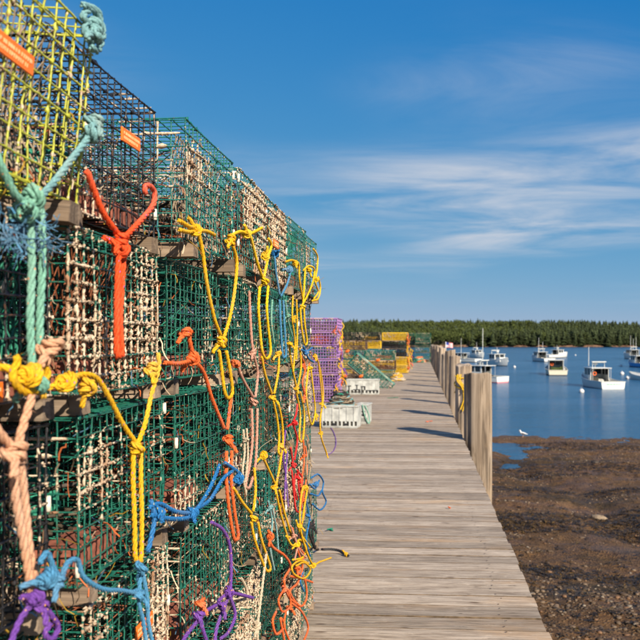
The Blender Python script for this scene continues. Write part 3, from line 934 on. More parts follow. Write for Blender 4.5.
for c_, y0 in enumerate(COLS):
    for l_ in range(6):
        q_ = random.Random(c_ * 31 + l_ * 7 + 1)
        fx = -0.685 + q_.uniform(-0.028, 0.022)
        if c_ >= 2 and l_ == 5: fx = -0.655 + q_.uniform(-0.012, 0.014)
        if c_ >= 2 and l_ < 5: fx += 0.012
        if c_ == 0: fx = -0.70 + q_.uniform(-0.02, 0.01)
        if (c_, l_) == (0, 5): fx = -0.672
        if (c_, l_) in ((1, 1), (2, 1), (1, 0), (2, 0)): fx = -0.625 + 0.02 * c_
        if (c_, l_) == (0, 0) or (c_, l_) == (0, 1): fx = -0.66
        FACE[c_, l_] = fx
        colour, state = COLOUR[c_, l_]
        rot = [q_.uniform(-0.006, 0.006), q_.uniform(-0.006, 0.006), q_.uniform(-0.022, 0.022)]
        z = l_ * LH + 0.003
        loc = [fx - TL / 2, y0 + TW / 2 + q_.uniform(-0.008, 0.008), z]
        if (c_, l_) == (0, 5):
            rot = [-0.035, 0.085, 0.0]; loc[2] += 0.052; loc[1] += 0.02
        label = '%s wire lobster trap, %s, %s of %s stack from left' % (colour, STATE_W[state], LAY[l_].replace('on the deck at the foot', 'bottom').replace('at the top', 'top'), ORD[c_])
        tp = None; vt = None; warp = None
        if (c_, l_) == (0, 5): tp = (-0.02, RUN + 0.185)
        if (c_, l_) == (1, 5): tp = (0.075, RUN + 0.215)
        if (c_, l_) == (1, 2): tp = (0.06, RUN + 0.19); vt = (0.06, RUN + 0.075)
        if (c_, l_) == (4, 5): tp = (-0.05, RUN + 0.16)
        if (c_, l_) == (0, 4): tp = (0.02, RUN + 0.02)
        if (c_, l_) in ((5, 3), (3, 1), (6, 4)): vt = (-0.05, RUN + 0.1)
        if (c_, l_) in ((2, 2), (2, 3), (1, 2), (2, 0)): warp = 'rust'
        if (c_, l_) in ((1, 5), (2, 5)): warp = 'green' if c_ == 1 else 'tan'
        make_trap(loc, rot, colour, state, c_ * 10 + l_, label, 'lobster traps stacked beside the walkway', tagpos=tp, vent=vt, nbricks=q_.choice((0, 0, 1, 2)), warp=warp, rich=(l_ == 5 and c_ != 0) or q_.random() < 0.3, knit=(l_ == 5 and c_ > 1) or q_.random() < 0.4)
# the row behind, glimpsed dark through the meshes
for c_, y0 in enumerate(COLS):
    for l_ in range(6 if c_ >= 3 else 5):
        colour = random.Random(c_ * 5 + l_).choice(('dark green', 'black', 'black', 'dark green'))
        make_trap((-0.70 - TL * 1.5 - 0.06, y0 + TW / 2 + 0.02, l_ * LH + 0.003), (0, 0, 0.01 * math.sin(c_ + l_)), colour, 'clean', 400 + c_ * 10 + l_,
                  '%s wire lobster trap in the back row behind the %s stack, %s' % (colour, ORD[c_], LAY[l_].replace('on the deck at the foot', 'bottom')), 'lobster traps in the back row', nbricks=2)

# ================================================================== ROPES
def laid_rope(path, r, twist=None, sides=6):
    """three strands twisted around a path, as one mesh"""
    P_ = catmull(path, r * 1.05)
    n = len(P_)
    A = np.array([tuple(p) for p in P_])
    T = np.gradient(A, axis=0); T /= np.maximum(np.linalg.norm(T, axis=1), 1e-9)[:, None]
    u = np.cross(T[0], [0.3, 0.2, 0.9]); u /= np.linalg.norm(u)
    U = np.zeros_like(A)
    for i in range(n):
        u = u - T[i] * np.dot(u, T[i]); u /= max(np.linalg.norm(u), 1e-9); U[i] = u
    W = np.cross(T, U)
    s_ = np.arange(n) * r * 1.05
    ph = 2 * math.pi * s_ / (twist or r * 8.5)
    Vs, Fs = [], []
    for k_ in range(3):
        a_ = ph + 2 * math.pi * k_ / 3
        c_ = A + r * 0.50 * (np.cos(a_)[:, None] * U + np.sin(a_)[:, None] * W)
        rr = np.full(n, r * 0.545); rr[0] *= 0.7; rr[-1] *= 0.7
        ring = np.stack([c_ + rr[:, None] * (math.cos(2 * math.pi * j / sides) * U + math.sin(2 * math.pi * j / sides) * W) for j in range(sides)], 1)
        b = k_ * n * sides
        Vs.append(ring.reshape(-1, 3))
        i_ = np.arange(n - 1)[:, None] * sides; j_ = np.arange(sides)[None]; j2 = (j_ + 1) % sides
        Fs += [tuple(x) for x in (np.stack([i_ + j_, i_ + j2, i_ + sides + j2, i_ + sides + j_], 2).reshape(-1, 4) + b).tolist()]
        Fs.append(tuple(b + j for j in range(sides - 1, -1, -1))); Fs.append(tuple(b + (n - 1) * sides + j for j in range(sides)))
    g = np.random.RandomState(n)
    b = 3 * n * sides; nf = int(n * 2.4)
    idx = g.randint(0, n, nf); an = g.uniform(0, 6.28, nf)
    rad = np.cos(an)[:, None] * U[idx] + np.sin(an)[:, None] * W[idx]
    root_ = A[idx] + rad * r * 0.92; dr = rad * 0.55 + T[idx] * g.choice([-1, 1], nf)[:, None] * 0.9 + g.normal(0, 0.35, (nf, 3))
    tip = root_ + dr * (r * g.uniform(0.4, 1.5, nf))[:, None]
    sd = np.cross(dr, rad); sd /= np.maximum(np.linalg.norm(sd, axis=1), 1e-6)[:, None]
    Vs.append(np.stack([root_ - sd * r * 0.05, root_ + sd * r * 0.05, tip], 1).reshape(-1, 3))
    Fs += [(b + 3 * i, b + 3 * i + 1, b + 3 * i + 2) for i in range(nf)]
    return np.concatenate(Vs), Fs
def rope_piece(name, path, r, mat, parent, twist=None):
    V, F = laid_rope(path, r, twist)
    c_ = np.asarray(parent.location)
    me_ = mesh_from(name, V - c_, F, (mat,), smooth=True)
    return ob(name, me_, parent)
def frame(axis):
    a_ = Vector(axis).normalized()
    b_ = a_.orthogonal().normalized()
    return a_, b_, a_.cross(b_)
def knot_path(c_, axis, r, turns, q_, fat=1.0):
    """tight wraps around the standing part, closed by one crossing turn and a stub"""
    a_, b_, d_ = frame(axis); c_ = Vector(c_)
    R0 = r * (1.12 + 0.30 * fat); pts = [c_ - a_ * turns * 1.2 * r, c_, c_ + a_ * turns * 0.9 * r]
    ph = q_.uniform(0, 6.28); n = int(turns * 9)
    for i in range(n + 1):
        f = i / n; an = ph + f * turns * 2 * math.pi
        rr = R0 * (1 + 0.16 * math.sin(an * 0.7 + ph))
        pts.append(c_ + a_ * ((f - 0.5) * turns * 2.05 * r + 0.5 * r * math.sin(an + ph)) + (b_ * math.cos(an) + d_ * math.sin(an)) * rr)
    an0 = ph + turns * 2 * math.pi
    hl = turns * 1.02 * r
    for i in range(1, 9):                      # the crossing turn, laid over the wraps
        f = i / 8; an = an0 + f * 4.6
        pts.append(c_ + a_ * (hl * (1 - 2.1 * f)) + (b_ * math.cos(an) + d_ * math.sin(an)) * (R0 + r * 1.25 * math.sin(f * 3.1)))
    last = pts[-1]
    out = (last - c_); out -= a_ * out.dot(a_) ; out = out.normalized() if out.length > 1e-6 else b_
    pts.append(last + out * r * 1.6 - a_ * r * 1.2)
    pts.append(last + out * r * 3.0 - a_ * r * 3.6)
    return pts
YMAX = 4.90
def PP(p, X):
    if len(p) == 3: return on_x(p[0], p[1], X + p[2], YMAX)
    return on_x(p[0], p[1], X, YMAX)
RQ = random.Random(9)
def rope_thing(name, label, mat, r, X, lines, knots=(), group=None, wob=0.003, cat='rope'):
    """lines: lists of picture points lying on the face of the wall (X), optional third value = metres further out"""
    paths = []
    for ln in lines:
        P_ = [PP(p, X) for p in ln]
        P_ = [p + Vector((RQ.uniform(0, wob), RQ.uniform(-wob, wob), RQ.uniform(-wob, wob))) for p in P_]
        paths.append(P_)
    r *= 0.86
    root = empty(name, paths[0][0])
    tag(root, label, cat, group)
    for P_ in paths: rope_piece('line', P_, r, ROPE[mat], root)
    for kn in knots:
        px, py, turns = kn[:3]
        ax = kn[3] if len(kn) > 3 else (0.1, 0.1, 1)
        fat = kn[4] if len(kn) > 4 else 1.0
        c_ = on_x(px, py, X + 0.006, YMAX)
        rope_piece('knot', knot_path(c_, ax, r, turns, RQ, fat), r, ROPE[kn[5]] if len(kn) > 5 else ROPE[mat], root)
    return root
def doubled(pts, w):
    """down one side and back up the other, w picture pixels apart, closed in a bight"""
    dn = [(p[0] - w / 2, p[1]) + tuple(p[2:]) for p in pts]
    up = [(p[0] + w / 2, p[1]) + tuple(p[2:]) for p in pts[::-1]]
    e = pts[-1]
    return dn + [(e[0], e[1] + w * 0.75) + tuple(e[2:])] + up
G = 'ropes hanging on the trap wall'
H = (0, 1, 0)
rope_thing('rope', 'thick mint green rope hanging doubled below a big knot at far left', 'mint', 0.0082, -0.640,
    [[(31, 196), (30, 225), (31, 270), (30, 320), (31, 372)], [(40, 196), (40, 225), (41, 270), (40, 320), (39, 376)],
     [(-6, 150), (2, 172), (14, 194), (26, 204)]],
    [(31, 196, 1.6, (0.2, 0.6, 0.6), 1.25), (27, 212, 1.2, (0.1, 1, 0.3), 1.2), (36, 386, 1.2, (0, 0.4, 1))], G)
rope_thing('rope', 'faded aqua rope running from the mint knot up to the yellow trap corner', 'aqua', 0.0078, -0.630,
    [[(38, 200), (52, 184), (70, 160), (86, 138), (95, 120)]],
    [(95, 122, 1.5, (0.2, 0.3, 1), 1.15), (92, 132, 1.0, (0.8, 0.3, 0.4), 1.2)], G)
rope_thing('rope', 'aqua rope wrapped in a thick coil round the top corner of the yellow trap', 'aqua', 0.0082, -0.622,
    [[(80, 2), (94, 8), (99, 20), (90, 26), (82, 14), (92, 10), (101, 26), (100, 38), (88, 40), (84, 26), (94, 20), (102, 36), (97, 48), (88, 46)]], [(94, 30, 2.2, (0, 0.25, 1), 1.25)], G, 0.004)
rope_thing('rope', 'bright red orange Y-shaped rope with long looped tail on the black trap', 'red orange', 0.0078, -0.632,
    [[(86, 170), (93, 190), (103, 214), (118, 236)], [(146, 196), (144, 188), (149, 185), (154, 192), (152, 204), (140, 220), (122, 238)],
     doubled([(121, 246), (119, 280), (118, 320), (119, 352)], 5.0)],
    [(120, 240, 2.0, (0.1, 0.2, 1), 1.25), (121, 247, 1.0, (0.3, 1, 0.2), 1.2)], G)
rope_thing('rope', 'yellow rope knotted round the bottom of the mint rope', 'yellow', 0.0075, -0.630,
    [[(14, 356), (16, 364), (12, 378), (22, 392), (36, 390), (46, 376), (44, 364)], [(40, 384), (41, 392), (42, 399)]],
    [(28, 374, 2.6, (0.1, 1, 0.15), 1.55)], G)
rope_thing('rope', 'yellow Y-shaped rope with two arms joined above a doubled tail, lower left', 'yellow', 0.0068, -0.636,
    [[(72, 378), (86, 374), (97, 378), (108, 398), (122, 424), (134, 444)], [(158, 352), (158, 368), (152, 394), (144, 424), (137, 444)],
     doubled([(136, 452), (136, 480), (137, 520), (138, 556)], 6.5)],
    [(65, 381, 2.5, (0.1, 1, 0.1), 1.7), (87, 386, 2.2, (0.1, 0.5, 1), 1.3), (152, 370, 2.4, (0.1, 0.3, 1), 1.35), (136, 448, 2.0, (0.1, 0.1, 1), 1.3)], G)
rope_thing('rope', 'pale peach rope hanging doubled under a round knot at the left edge', 'peach', 0.0085, -0.625,
    [[(-8, 424), (2, 436), (12, 448)], [(46, 352), (47, 364)], [(31, 394), (24, 420), (16, 446)], doubled([(15, 460), (20, 500), (26, 545), (33, 588)], 7.0)],
    [(15, 452, 1.5, (0.15, 0.3, 1), 1.5), (51, 348, 1.8, (0.2, 0.3, 1), 1.35)], G)
rope_thing('rope', 'purple rope knotted round the end of the peach rope, bottom left', 'purple', 0.0060, -0.618,
    [[(30, 604), (20, 618), (10, 640), (6, 652)], [(42, 606), (50, 616), (58, 628), (52, 640), (44, 634), (50, 622)]],
    [(34, 598, 2.4, (0.2, 1, 0.3), 1.5), (42, 606, 1.4, (0.2, 0.4, 1), 1.3)], G)
rope_thing('rope', 'faded blue rope swagged between two knots along the bottom left', 'sky blue', 0.0060, -0.600,
    [[(40, 562), (45, 552), (52, 566), (58, 580), (66, 562), (76, 560), (82, 578), (100, 588), (122, 592), (138, 594)],
     [(139, 572), (138, 600), (142, 622), (147, 655)], [(143, 574), (146, 600), (149, 625), (155, 655)]],
    [(46, 578, 2.4, (0.2, 1, 0.4), 1.5), (57, 582, 1.4, (0.2, 0.2, 1), 1.3), (140, 568, 1.6, (0.1, 0.3, 1), 1.4), (139, 594, 1.4, (0.1, 0.2, 1), 1.2)], G)
rope_thing('rope', 'orange rope with a double knot and doubled tail in front of blue rope', 'orange', 0.0074, -0.630,
    [[(187, 328), (189, 342), (192, 354)], [(164, 364), (178, 364), (190, 360)], [(196, 362), (204, 374), (212, 398), (224, 428)],
     [(231, 392), (229, 412), (227, 430)], doubled([(229, 450), (228, 480), (231, 510), (235, 536)], 5.0)],
    [(192, 358, 2.0, (0.1, 0.8, 0.6), 1.4), (186, 333, 1.3, (0.1, 0.1, 1), 1.1), (229, 440, 2.4, (0.05, 0.15, 1), 1.4)], G)
rope_thing('rope', 'yellow rope with spread knot ends and a narrow hanging loop, second yellow from left', 'yellow', 0.0072, -0.625,
    [[(178, 221), (188, 226), (197, 232), (202, 252), (206, 284), (214, 318), (220, 336)], [(178, 229), (188, 231), (196, 230), (206, 231), (214, 236)],
     [(232, 244), (236, 262), (234, 292), (229, 318), (223, 338)], doubled([(222, 350), (225, 368), (228, 392)], 7.5)],
    [(196, 229, 1.1, (0.1, 1, -0.2), 1.2), (231, 240, 2.2, (0.1, 0.2, 1), 1.25), (221, 342, 2.0, (0, 0.1, 1), 1.25)], G)
rope_thing('rope', 'dusty pink rope with orange knot at one arm and looped tail, mid wall', 'pink', 0.0066, -0.630,
    [[(237, 362), (241, 376), (248, 390), (253, 398)], [(249, 292), (250, 320), (252, 350), (257, 372), (255, 398)], doubled([(254, 408), (254, 440), (252, 466), (248, 484)], 5.0)],
    [(236, 364, 1.8, (0.1, 0.9, 0.4), 1.4, 'orange'), (253, 353, 1.5, (0, 0.2, 1), 1.2), (253, 402, 1.8, (0, 0.1, 1), 1.3)], G)
rope_thing('rope', 'yellow rope tied along the top trap with a long teardrop loop, mid wall', 'bright yellow', 0.0070, -0.622,
    [[(231, 236), (240, 232), (250, 234), (262, 228)], [(250, 236), (254, 252), (258, 268), (263, 278)], [(268, 238), (271, 246), (268, 256), (266, 268), (264, 278)],
     doubled([(264, 286), (262, 308), (264, 330), (266, 352)], 8.5)],
    [(247, 233, 1.4, (0.1, 1, 0.1), 1.3), (266, 256, 1.7, (0.1, 0.8, -0.5), 1.35), (264, 281, 1.7, (0, 0.1, 1), 1.3)], G)
rope_thing('rope', 'yellow rope with a forked top and two knots down its tail, mid wall', 'yellow', 0.0066, -0.624,
    [[(261, 356), (265, 374), (272, 394)], [(279, 352), (278, 372), (274, 394)], doubled([(275, 402), (279, 420), (281, 438), (280, 452)], 4.0)],
    [(278, 354, 1.6, (0, 0.2, 1), 1.2), (273, 398, 1.6, (0, 0.1, 1), 1.3), (281, 446, 1.8, (0, 0.1, 1), 1.2)], G)
rope_thing('rope', 'sky blue rope joining two arms between yellow ropes under the top traps', 'sky blue', 0.0066, -0.628,
    [[(274, 256), (276, 274), (279, 294)], [(290, 272), (287, 284), (281, 296)], doubled([(281, 300), (282, 324), (284, 354)], 3.4)],
    [(289, 269, 1.8, (0.1, 0.8, 0.4), 1.35), (276, 254, 1.2, (0, 1, 0.2), 1.2, 'blue')], G)
rope_thing('rope', 'yellow rope knotted above the sky blue one near the end of the wall', 'yellow', 0.0064, -0.622,
    [[(286, 262), (292, 261), (298, 264), (299, 280), (303, 302)], [(289, 342), (291, 362), (296, 386)], [(300, 348), (301, 368), (298, 386)], doubled([(298, 392), (302, 414), (301, 438)], 4.2)],
    [(295, 264, 1.6, (0.1, 1, 0.1), 1.3), (290, 344, 1.2, (0, 0.2, 1), 1.1), (297, 388, 1.6, (0, 0.1, 1), 1.3)], G)
rope_thing('rope', 'tangle of yellow rope loops spilling over the last top trap', 'bright yellow', 0.0064, -0.618,
    [[(313, 249, 0.0), (317, 256), (317, 268), (315, 282), (318, 292), (314, 299)], [(303, 270), (309, 266), (314, 270), (312, 284), (307, 296), (302, 306)],
     [(305, 268), (304, 284), (303, 304)], [(318, 277), (320, 288), (318, 298), (312, 301)], doubled([(302, 308), (303, 326), (305, 342)], 3.2)],
    [(309, 270, 1.8, (0, 0.5, 1), 1.5), (316, 279, 1.4, (0, 1, 0.3), 1.3), (302, 307, 1.5, (0, 0, 1), 1.3)], G)
rope_thing('rope', 'long yellow rope hanging at the far corner with three knots', 'yellow', 0.0064, -0.615,
    [[(313, 356), (318, 362), (320, 380), (322, 404), (320, 420), (321, 436), (326, 452), (328, 458)], [(317, 358), (321, 374), (323, 396), (321, 412)]],
    [(315, 357, 1.6, (0.3, 1, 0.2), 1.4), (316, 416, 1.7, (0.5, 1, 0.3), 1.3), (322, 404, 1.0, (0, 0, 1), 1.2), (321, 433, 1.2, (0, 0, 1), 1.2)], G)
rope_thing('rope', 'red rope with two knots and a narrow loop hanging low near the far end', 'red', 0.0062, -0.620,
    [[(297, 404), (296, 414), (293, 424), (297, 440), (294, 460)], [(290, 448), (292, 458), (293, 466)], doubled([(294, 470), (296, 490), (298, 508)], 5.5)],
    [(294, 423, 1.6, (0.2, 0.6, 0.8), 1.3), (293, 465, 1.8, (0, 0.3, 1), 1.4)], G)
rope_thing('rope', 'thin purple strand hanging between the red and yellow ropes', 'purple', 0.0048, -0.628,
    [[(285, 430), (283, 456), (286, 480), (288, 508)], [(287, 452), (285, 478), (284, 500)]], (), G)
rope_thing('rope', 'yellow Y-shaped rope with a rounded loop below the orange tail', 'yellow', 0.0066, -0.622,
    [[(233, 488), (242, 502), (251, 514)], [(254, 468), (255, 490), (253, 512)], doubled([(254, 522), (258, 542), (267, 566)], 6.0)],
    [(253, 518, 1.8, (0, 0.1, 1), 1.3)], G)
rope_thing('rope', 'yellow rope with doubled tail ending beside the orange tangle', 'yellow', 0.0064, -0.622,
    [[(262, 456), (268, 470), (275, 484)], [(281, 452), (279, 468), (276, 484)], doubled([(277, 490), (282, 512), (288, 534)], 4.2)],
    [(263, 455, 1.7, (0.1, 1, 0.4), 1.3), (275, 487, 1.5, (0, 0.1, 1), 1.3)], G)
rope_thing('rope', 'yellow rope reaching onto the deck with a pale frayed tip', 'yellow', 0.0062, -0.600,
    [[(303, 486), (300, 504), (300, 526), (304, 546), (312, 564), (320, 562), (331, 558)], [(307, 488), (304, 508), (302, 524)]],
    [(305, 488, 1.5, (0, 0.6, 0.6), 1.3), (300, 526, 1.3, (0, 0, 1), 1.2), (313, 565, 1.2, (0, 1, 0), 1.1)], G)
rope_thing('rope', 'snarled orange rope with open loops at the foot of the wall', 'orange', 0.0068, -0.612,
    [[(268, 530), (272, 546), (284, 556), (290, 566), (284, 580), (288, 596), (296, 604)], [(292, 528), (296, 548), (302, 566), (298, 582), (290, 592), (300, 606), (306, 598), (304, 580), (296, 572)],
     [(290, 576), (300, 578), (312, 582)], [(292, 604), (302, 612), (308, 628), (302, 644)], [(276, 612), (272, 622), (276, 634), (284, 626), (280, 618), (284, 640)], [(296, 544), (304, 556), (296, 562)]],
    [(270, 536, 1.6, (0.2, 1, 0.5), 1.3), (290, 608, 1.6, (0, 0.4, 1), 1.3), (297, 568, 1.3, (0, 0.6, 0.6), 1.3)], G)
rope_thing('rope', 'cream rope with a fist-sized knot low on the wall beside purple rope', 'cream', 0.0066, -0.620,
    [[(241, 578), (246, 588), (247, 600)], [(236, 606), (244, 602), (248, 614), (256, 626)], [(266, 552), (263, 580), (259, 612), (257, 626)], [(257, 630), (258, 652)]],
    [(241, 600, 2.2, (0.2, 1, 0.3), 1.5), (257, 627, 1.7, (0, 0.1, 1), 1.35)], G)
rope_thing('rope', 'purple rope curving down into a knotted tangle at the bottom of the wall', 'purple', 0.0066, -0.585,
    [[(211, 522), (222, 530), (229, 546), (230, 570), (230, 590)], [(228, 596), (222, 612), (216, 630), (214, 646)], [(230, 596), (234, 616), (228, 632), (220, 640)], [(226, 592), (240, 596), (252, 598)],
     [(216, 606), (206, 612), (196, 622), (186, 636), (180, 648)], [(200, 618), (202, 630), (206, 642)]],
    [(228, 592, 1.8, (0.1, 0.7, 0.7), 1.4), (222, 606, 1.5, (0.2, 0.5, 0.5), 1.3), (199, 616, 2.0, (0.2, 0.6, 0.6), 1.5)], G)
rope_thing('rope', 'blue rope strung in doubled lines across the mid left stacks', 'blue', 0.0072, -0.622,
    [[(148, 508), (160, 504), (176, 512), (194, 510), (206, 494), (214, 478), (219, 464)], [(150, 516), (166, 518), (182, 520), (196, 516)], [(196, 508), (210, 500), (222, 480), (232, 470)],
     [(150, 500), (153, 520), (150, 540), (147, 552)], [(224, 462), (236, 472), (242, 478), (238, 486)]],
    [(192, 514, 2.4, (0.2, 1, 0.2), 1.4), (158, 514, 2.2, (0.1, 1, 0.05), 1.5), (238, 478, 1.5, (0.2, 0.8, 0.4), 1.4)], G)
rope_thing('rope', 'small blue rope tangle with an open loop at the far foot of the wall', 'blue', 0.0060, -0.600,
    [[(311, 478), (318, 474), (323, 482), (322, 492), (326, 502), (320, 510), (312, 504)], [(309, 484), (315, 488), (319, 480)], [(310, 494), (318, 496), (322, 490)]],
    [(316, 484, 1.8, (0.2, 1, 0.4), 1.3)], G)

rope_thing('rope', 'short orange rope tail poking out above the purple tangle', 'orange', 0.0064, -0.600, [[(204, 598), (199, 604), (201, 612), (196, 622)]], [(201, 604, 1.2, (0.1, 0.5, 1), 1.1)], G)
rope_thing('rope', 'pale pink rope end dangling beside the yellow tail at the far foot', 'pink', 0.0058, -0.606, [[(290, 526), (295, 540), (300, 552), (306, 558)], [(292, 530), (297, 546), (294, 560)]], [(294, 536, 1.4, (0.1, 0.4, 1), 1.2)], G)
rope_thing('rope', 'tan weedy rope hanging down the last stack below the long yellow one', 'tan', 0.0058, -0.610, [[(306, 440), (310, 462), (308, 488), (312, 512), (309, 524)], [(309, 444), (306, 470), (311, 500)]], [(309, 462, 1.5, (0, 0.1, 1), 1.2)], G)
rope_thing('rope', 'short blue rope lashed at mid height on the last stack', 'blue', 0.0060, -0.612, [[(301, 350), (306, 352), (312, 348)], [(303, 346), (308, 358), (313, 362)]], [(306, 352, 1.8, (0.2, 1, 0.2), 1.2)], G)
rope_thing('rope', 'orange rope drooping behind the far yellow ropes at mid height', 'orange', 0.0062, -0.622, [[(301, 356), (305, 368), (302, 384), (306, 400)], [(309, 362), (307, 380), (304, 396)]], [(303, 366, 1.5, (0, 0.4, 1), 1.2), (304, 398, 1.3, (0, 0.1, 1), 1.2)], G)
rope_thing('rope', 'red and frayed rope stub tied low under the red loop', 'red', 0.0056, -0.616, [[(297, 470), (302, 480), (299, 494)], [(295, 474), (294, 486), (297, 500)]], [(298, 478, 1.3, (0.1, 0.3, 1), 1.2)], G)
rope_thing('rope', 'cream rope strands hanging beside the pink looped rope', 'cream', 0.0052, -0.630, [[(243, 430), (244, 452), (242, 474), (246, 496)], [(246, 428), (247, 456), (245, 482)]], [(245, 440, 1.4, (0, 0.1, 1), 1.2)], G)
rope_thing('rope', 'mint rope thread hanging over the fifth and sixth stacks', 'mint', 0.0050, -0.622, [[(285, 300), (288, 322), (292, 336)], [(272, 300), (271, 322), (274, 344)]], [(288, 316, 1.2, (0, 0.1, 1), 1.1)], G)
rope_thing('rope', 'bright yellow rope snarl low on the far stacks above the orange tangle', 'bright yellow', 0.0058, -0.608, [[(286, 536), (292, 546), (300, 540), (306, 548), (302, 558), (292, 560)], [(296, 520), (300, 534), (310, 548)]], [(297, 544, 1.6, (0.1, 0.8, 0.4), 1.3)], G)

rope_thing('rope', 'slim yellow rope hanging straight beside the sky blue one', 'yellow', 0.0056, -0.618, [[(293, 296), (292, 320), (295, 344), (293, 372)], [(296, 300), (297, 330), (296, 360)]], [(294, 318, 1.5, (0, 0.1, 1), 1.2)], G)
rope_thing('rope', 'yellow rope loop hung from the last stack below the short blue lashing', 'bright yellow', 0.0056, -0.612, [[(308, 366), (306, 392), (309, 416), (312, 424), (315, 412), (313, 390), (311, 370)]], [(310, 368, 1.5, (0, 0.3, 1), 1.2)], G)
rope_thing('rope', 'orange rope falling past the red knots toward the far foot', 'orange', 0.0056, -0.614, [[(303, 440), (304, 462), (301, 488), (304, 512), (300, 530)], [(305, 446), (307, 470), (303, 498)]], [(304, 456, 1.4, (0, 0.2, 1), 1.2), (303, 500, 1.2, (0, 0.2, 1), 1.1)], G)
rope_thing('rope', 'dark blue rope trailing down under the small blue tangle', 'blue', 0.0054, -0.606, [[(306, 500), (309, 520), (306, 540), (310, 556)], [(303, 572), (300, 582), (304, 592)]], [(308, 516, 1.3, (0, 0.3, 1), 1.1)], G)
rope_thing('rope', 'faded yellow rope coil slumped on the deck against the last stack', 'yellow', 0.0056, -0.600, [[(296, 566), (304, 562), (310, 570), (304, 578), (294, 574), (292, 566), (300, 560), (308, 564)]], (), G)
rope_thing('rope', 'orange rope loop lying against the lowest trap near bottom centre', 'orange', 0.0060, -0.606, [[(284, 588), (278, 600), (282, 612), (290, 606), (288, 592), (282, 586)], [(286, 610), (284, 626), (290, 644)]], [(285, 590, 1.4, (0.1, 0.4, 1), 1.2)], G)
rope_thing('rope', 'aqua rope ends tied between the purple strand and cream rope', 'aqua', 0.0054, -0.622, [[(268, 500), (272, 522), (270, 548), (274, 570)], [(271, 504), (276, 530), (278, 552)]], [(270, 508, 1.4, (0, 0.2, 1), 1.2)], G)

# frayed blue fibres behind the mint knot
mb = MB(); q_ = random.Random(21)
c0 = on_x(24, 234, -0.652)
for i in range(150):
    s_ = Vector((q_.uniform(-0.006, 0.012), q_.gauss(0, 0.042), q_.gauss(0, 0.014)))
    P_ = [c0 + s_]
    d_ = Vector((q_.gauss(0, 0.5), q_.gauss(0, 1), q_.gauss(-0.3, 0.9))).normalized()
    for k_ in range(4):
        d_ = (d_ + Vector((q_.gauss(0, .6), q_.gauss(0, .6), q_.gauss(-.15, .6)))).normalized()
        P_.append(P_[-1] + d_ * q_.uniform(0.008, 0.016))
    mb.tube(P_, q_.uniform(0.0006, 0.0013), 3, False)
me_ = mb.mesh('frayed_fibres', ROPE['sky blue'])
tag(ob('frayed_rope_end', me_), 'fuzzy frayed blue rope end behind the mint green knot', 'rope')

# scraps of twine and dried weed caught all over the wall
q_ = random.Random(33); g_v, g_f, g_c = [], [], []
mb = MB(); tints = [(0.16, 0.09, 0.05), (0.33, 0.24, 0.16), (0.05, 0.035, 0.02), (0.02, 0.11, 0.08), (0.40, 0.10, 0.03), (0.46, 0.37, 0.26), (0.30, 0.18, 0.02), (0.06, 0.15, 0.24)]
for i in range(2600):
    c_ = q_.randrange(7); l_ = q_.randrange(6)
    edge = q_.random()
    yy = COLS[c_] + (q_.choice((0.0, TW)) + q_.gauss(0, 0.02) if edge < 0.4 else q_.uniform(0, TW))
    zz_ = l_ * LH + (RUN + abs(q_.gauss(0, 0.05)) if q_.random() < 0.6 else q_.uniform(RUN, RUN + TH))
    P_ = [Vector((FACE[c_, l_] - abs(q_.gauss(0, 0.02)) + 0.004, yy, zz_))]
    d_ = Vector((q_.gauss(0.1, 0.4), q_.gauss(0, 0.8), q_.gauss(-0.7, 0.7))).normalized(); st_ = q_.uniform(0.006, 0.019)
    for k_ in range(4):
        d_ = (d_ + Vector((q_.gauss(0, .35), q_.gauss(0, .5), q_.gauss(-.25, .5)))).normalized()
        P_.append(P_[-1] + d_ * st_)
    n0 = len(mb.V)
    mb.tube(P_, q_.uniform(0.0007, 0.0019), 3, False)
    t_ = q_.choice(tints); f_ = q_.uniform(0.7, 1.3)
    g_c += [(t_[0] * f_, t_[1] * f_, t_[2] * f_, 1.0)] * (len(mb.V) - n0)
t = NT('twine scraps'); M_SCRAP = t.done(t.attr('tint', 'Color'), 0.85, 0.2)
so = ob('twine_scraps', mesh_from('twine_scraps', mb.V, mb.F, (M_SCRAP,), {'tint': ('FLOAT_COLOR', np.array(g_c))}))
tag(so, 'scraps of twine and dried weed caught all over the trap wall', 'twine', kind='stuff')

# ropes lying on the deck
def deck_rope(name, label, mat, r, pts, knots=()):
    P_ = [on_z(p[0], p[1], r * 1.05 + (p[2] if len(p) > 2 else 0)) for p in pts]
    root = empty(name, P_[0]); tag(root, label, 'rope')
    rope_piece('line', P_, r, ROPE[mat], root)
    for (px, py, turns, ax, col) in knots:
        c_ = on_z(px, py, r * 2.2)
        rope_piece('knot', knot_path(c_, ax, r, turns, RQ, 1.0), r, ROPE[col], root)
    return root
br = rope_thing('rope', 'black rope hanging to the deck and trailing out to a yellow whipped end', 'black', 0.0085, -0.60,
    [[(311, 522), (309, 532), (312, 542), (315, 549)], [(313, 520), (312, 534), (314, 546)]], [(312, 526, 1.5, (0, 0.2, 1), 1.2)], G)
P_ = [on_x(314, 546, -0.60, YMAX), on_z(318, 549.5, 0.016), on_z(324, 549, 0.013), on_z(332, 549, 0.012), on_z(341, 551, 0.010), on_z(349, 556, 0.010)]
rope_piece('line', P_, 0.0085, ROPE['black'], br)
rope_piece('knot', knot_path(on_z(346, 554, 0.018), (1, -0.4, 0.1), 0.0065, 1.8, RQ, 1.2), 0.0065, ROPE['yellow'], br)
deck_rope('rope', 'thin purple rope looping out onto the deck past the end of the wall', 'purple', 0.0065, [(320, 424), (327, 424), (333, 431), (336, 441), (334, 450), (328, 455)])

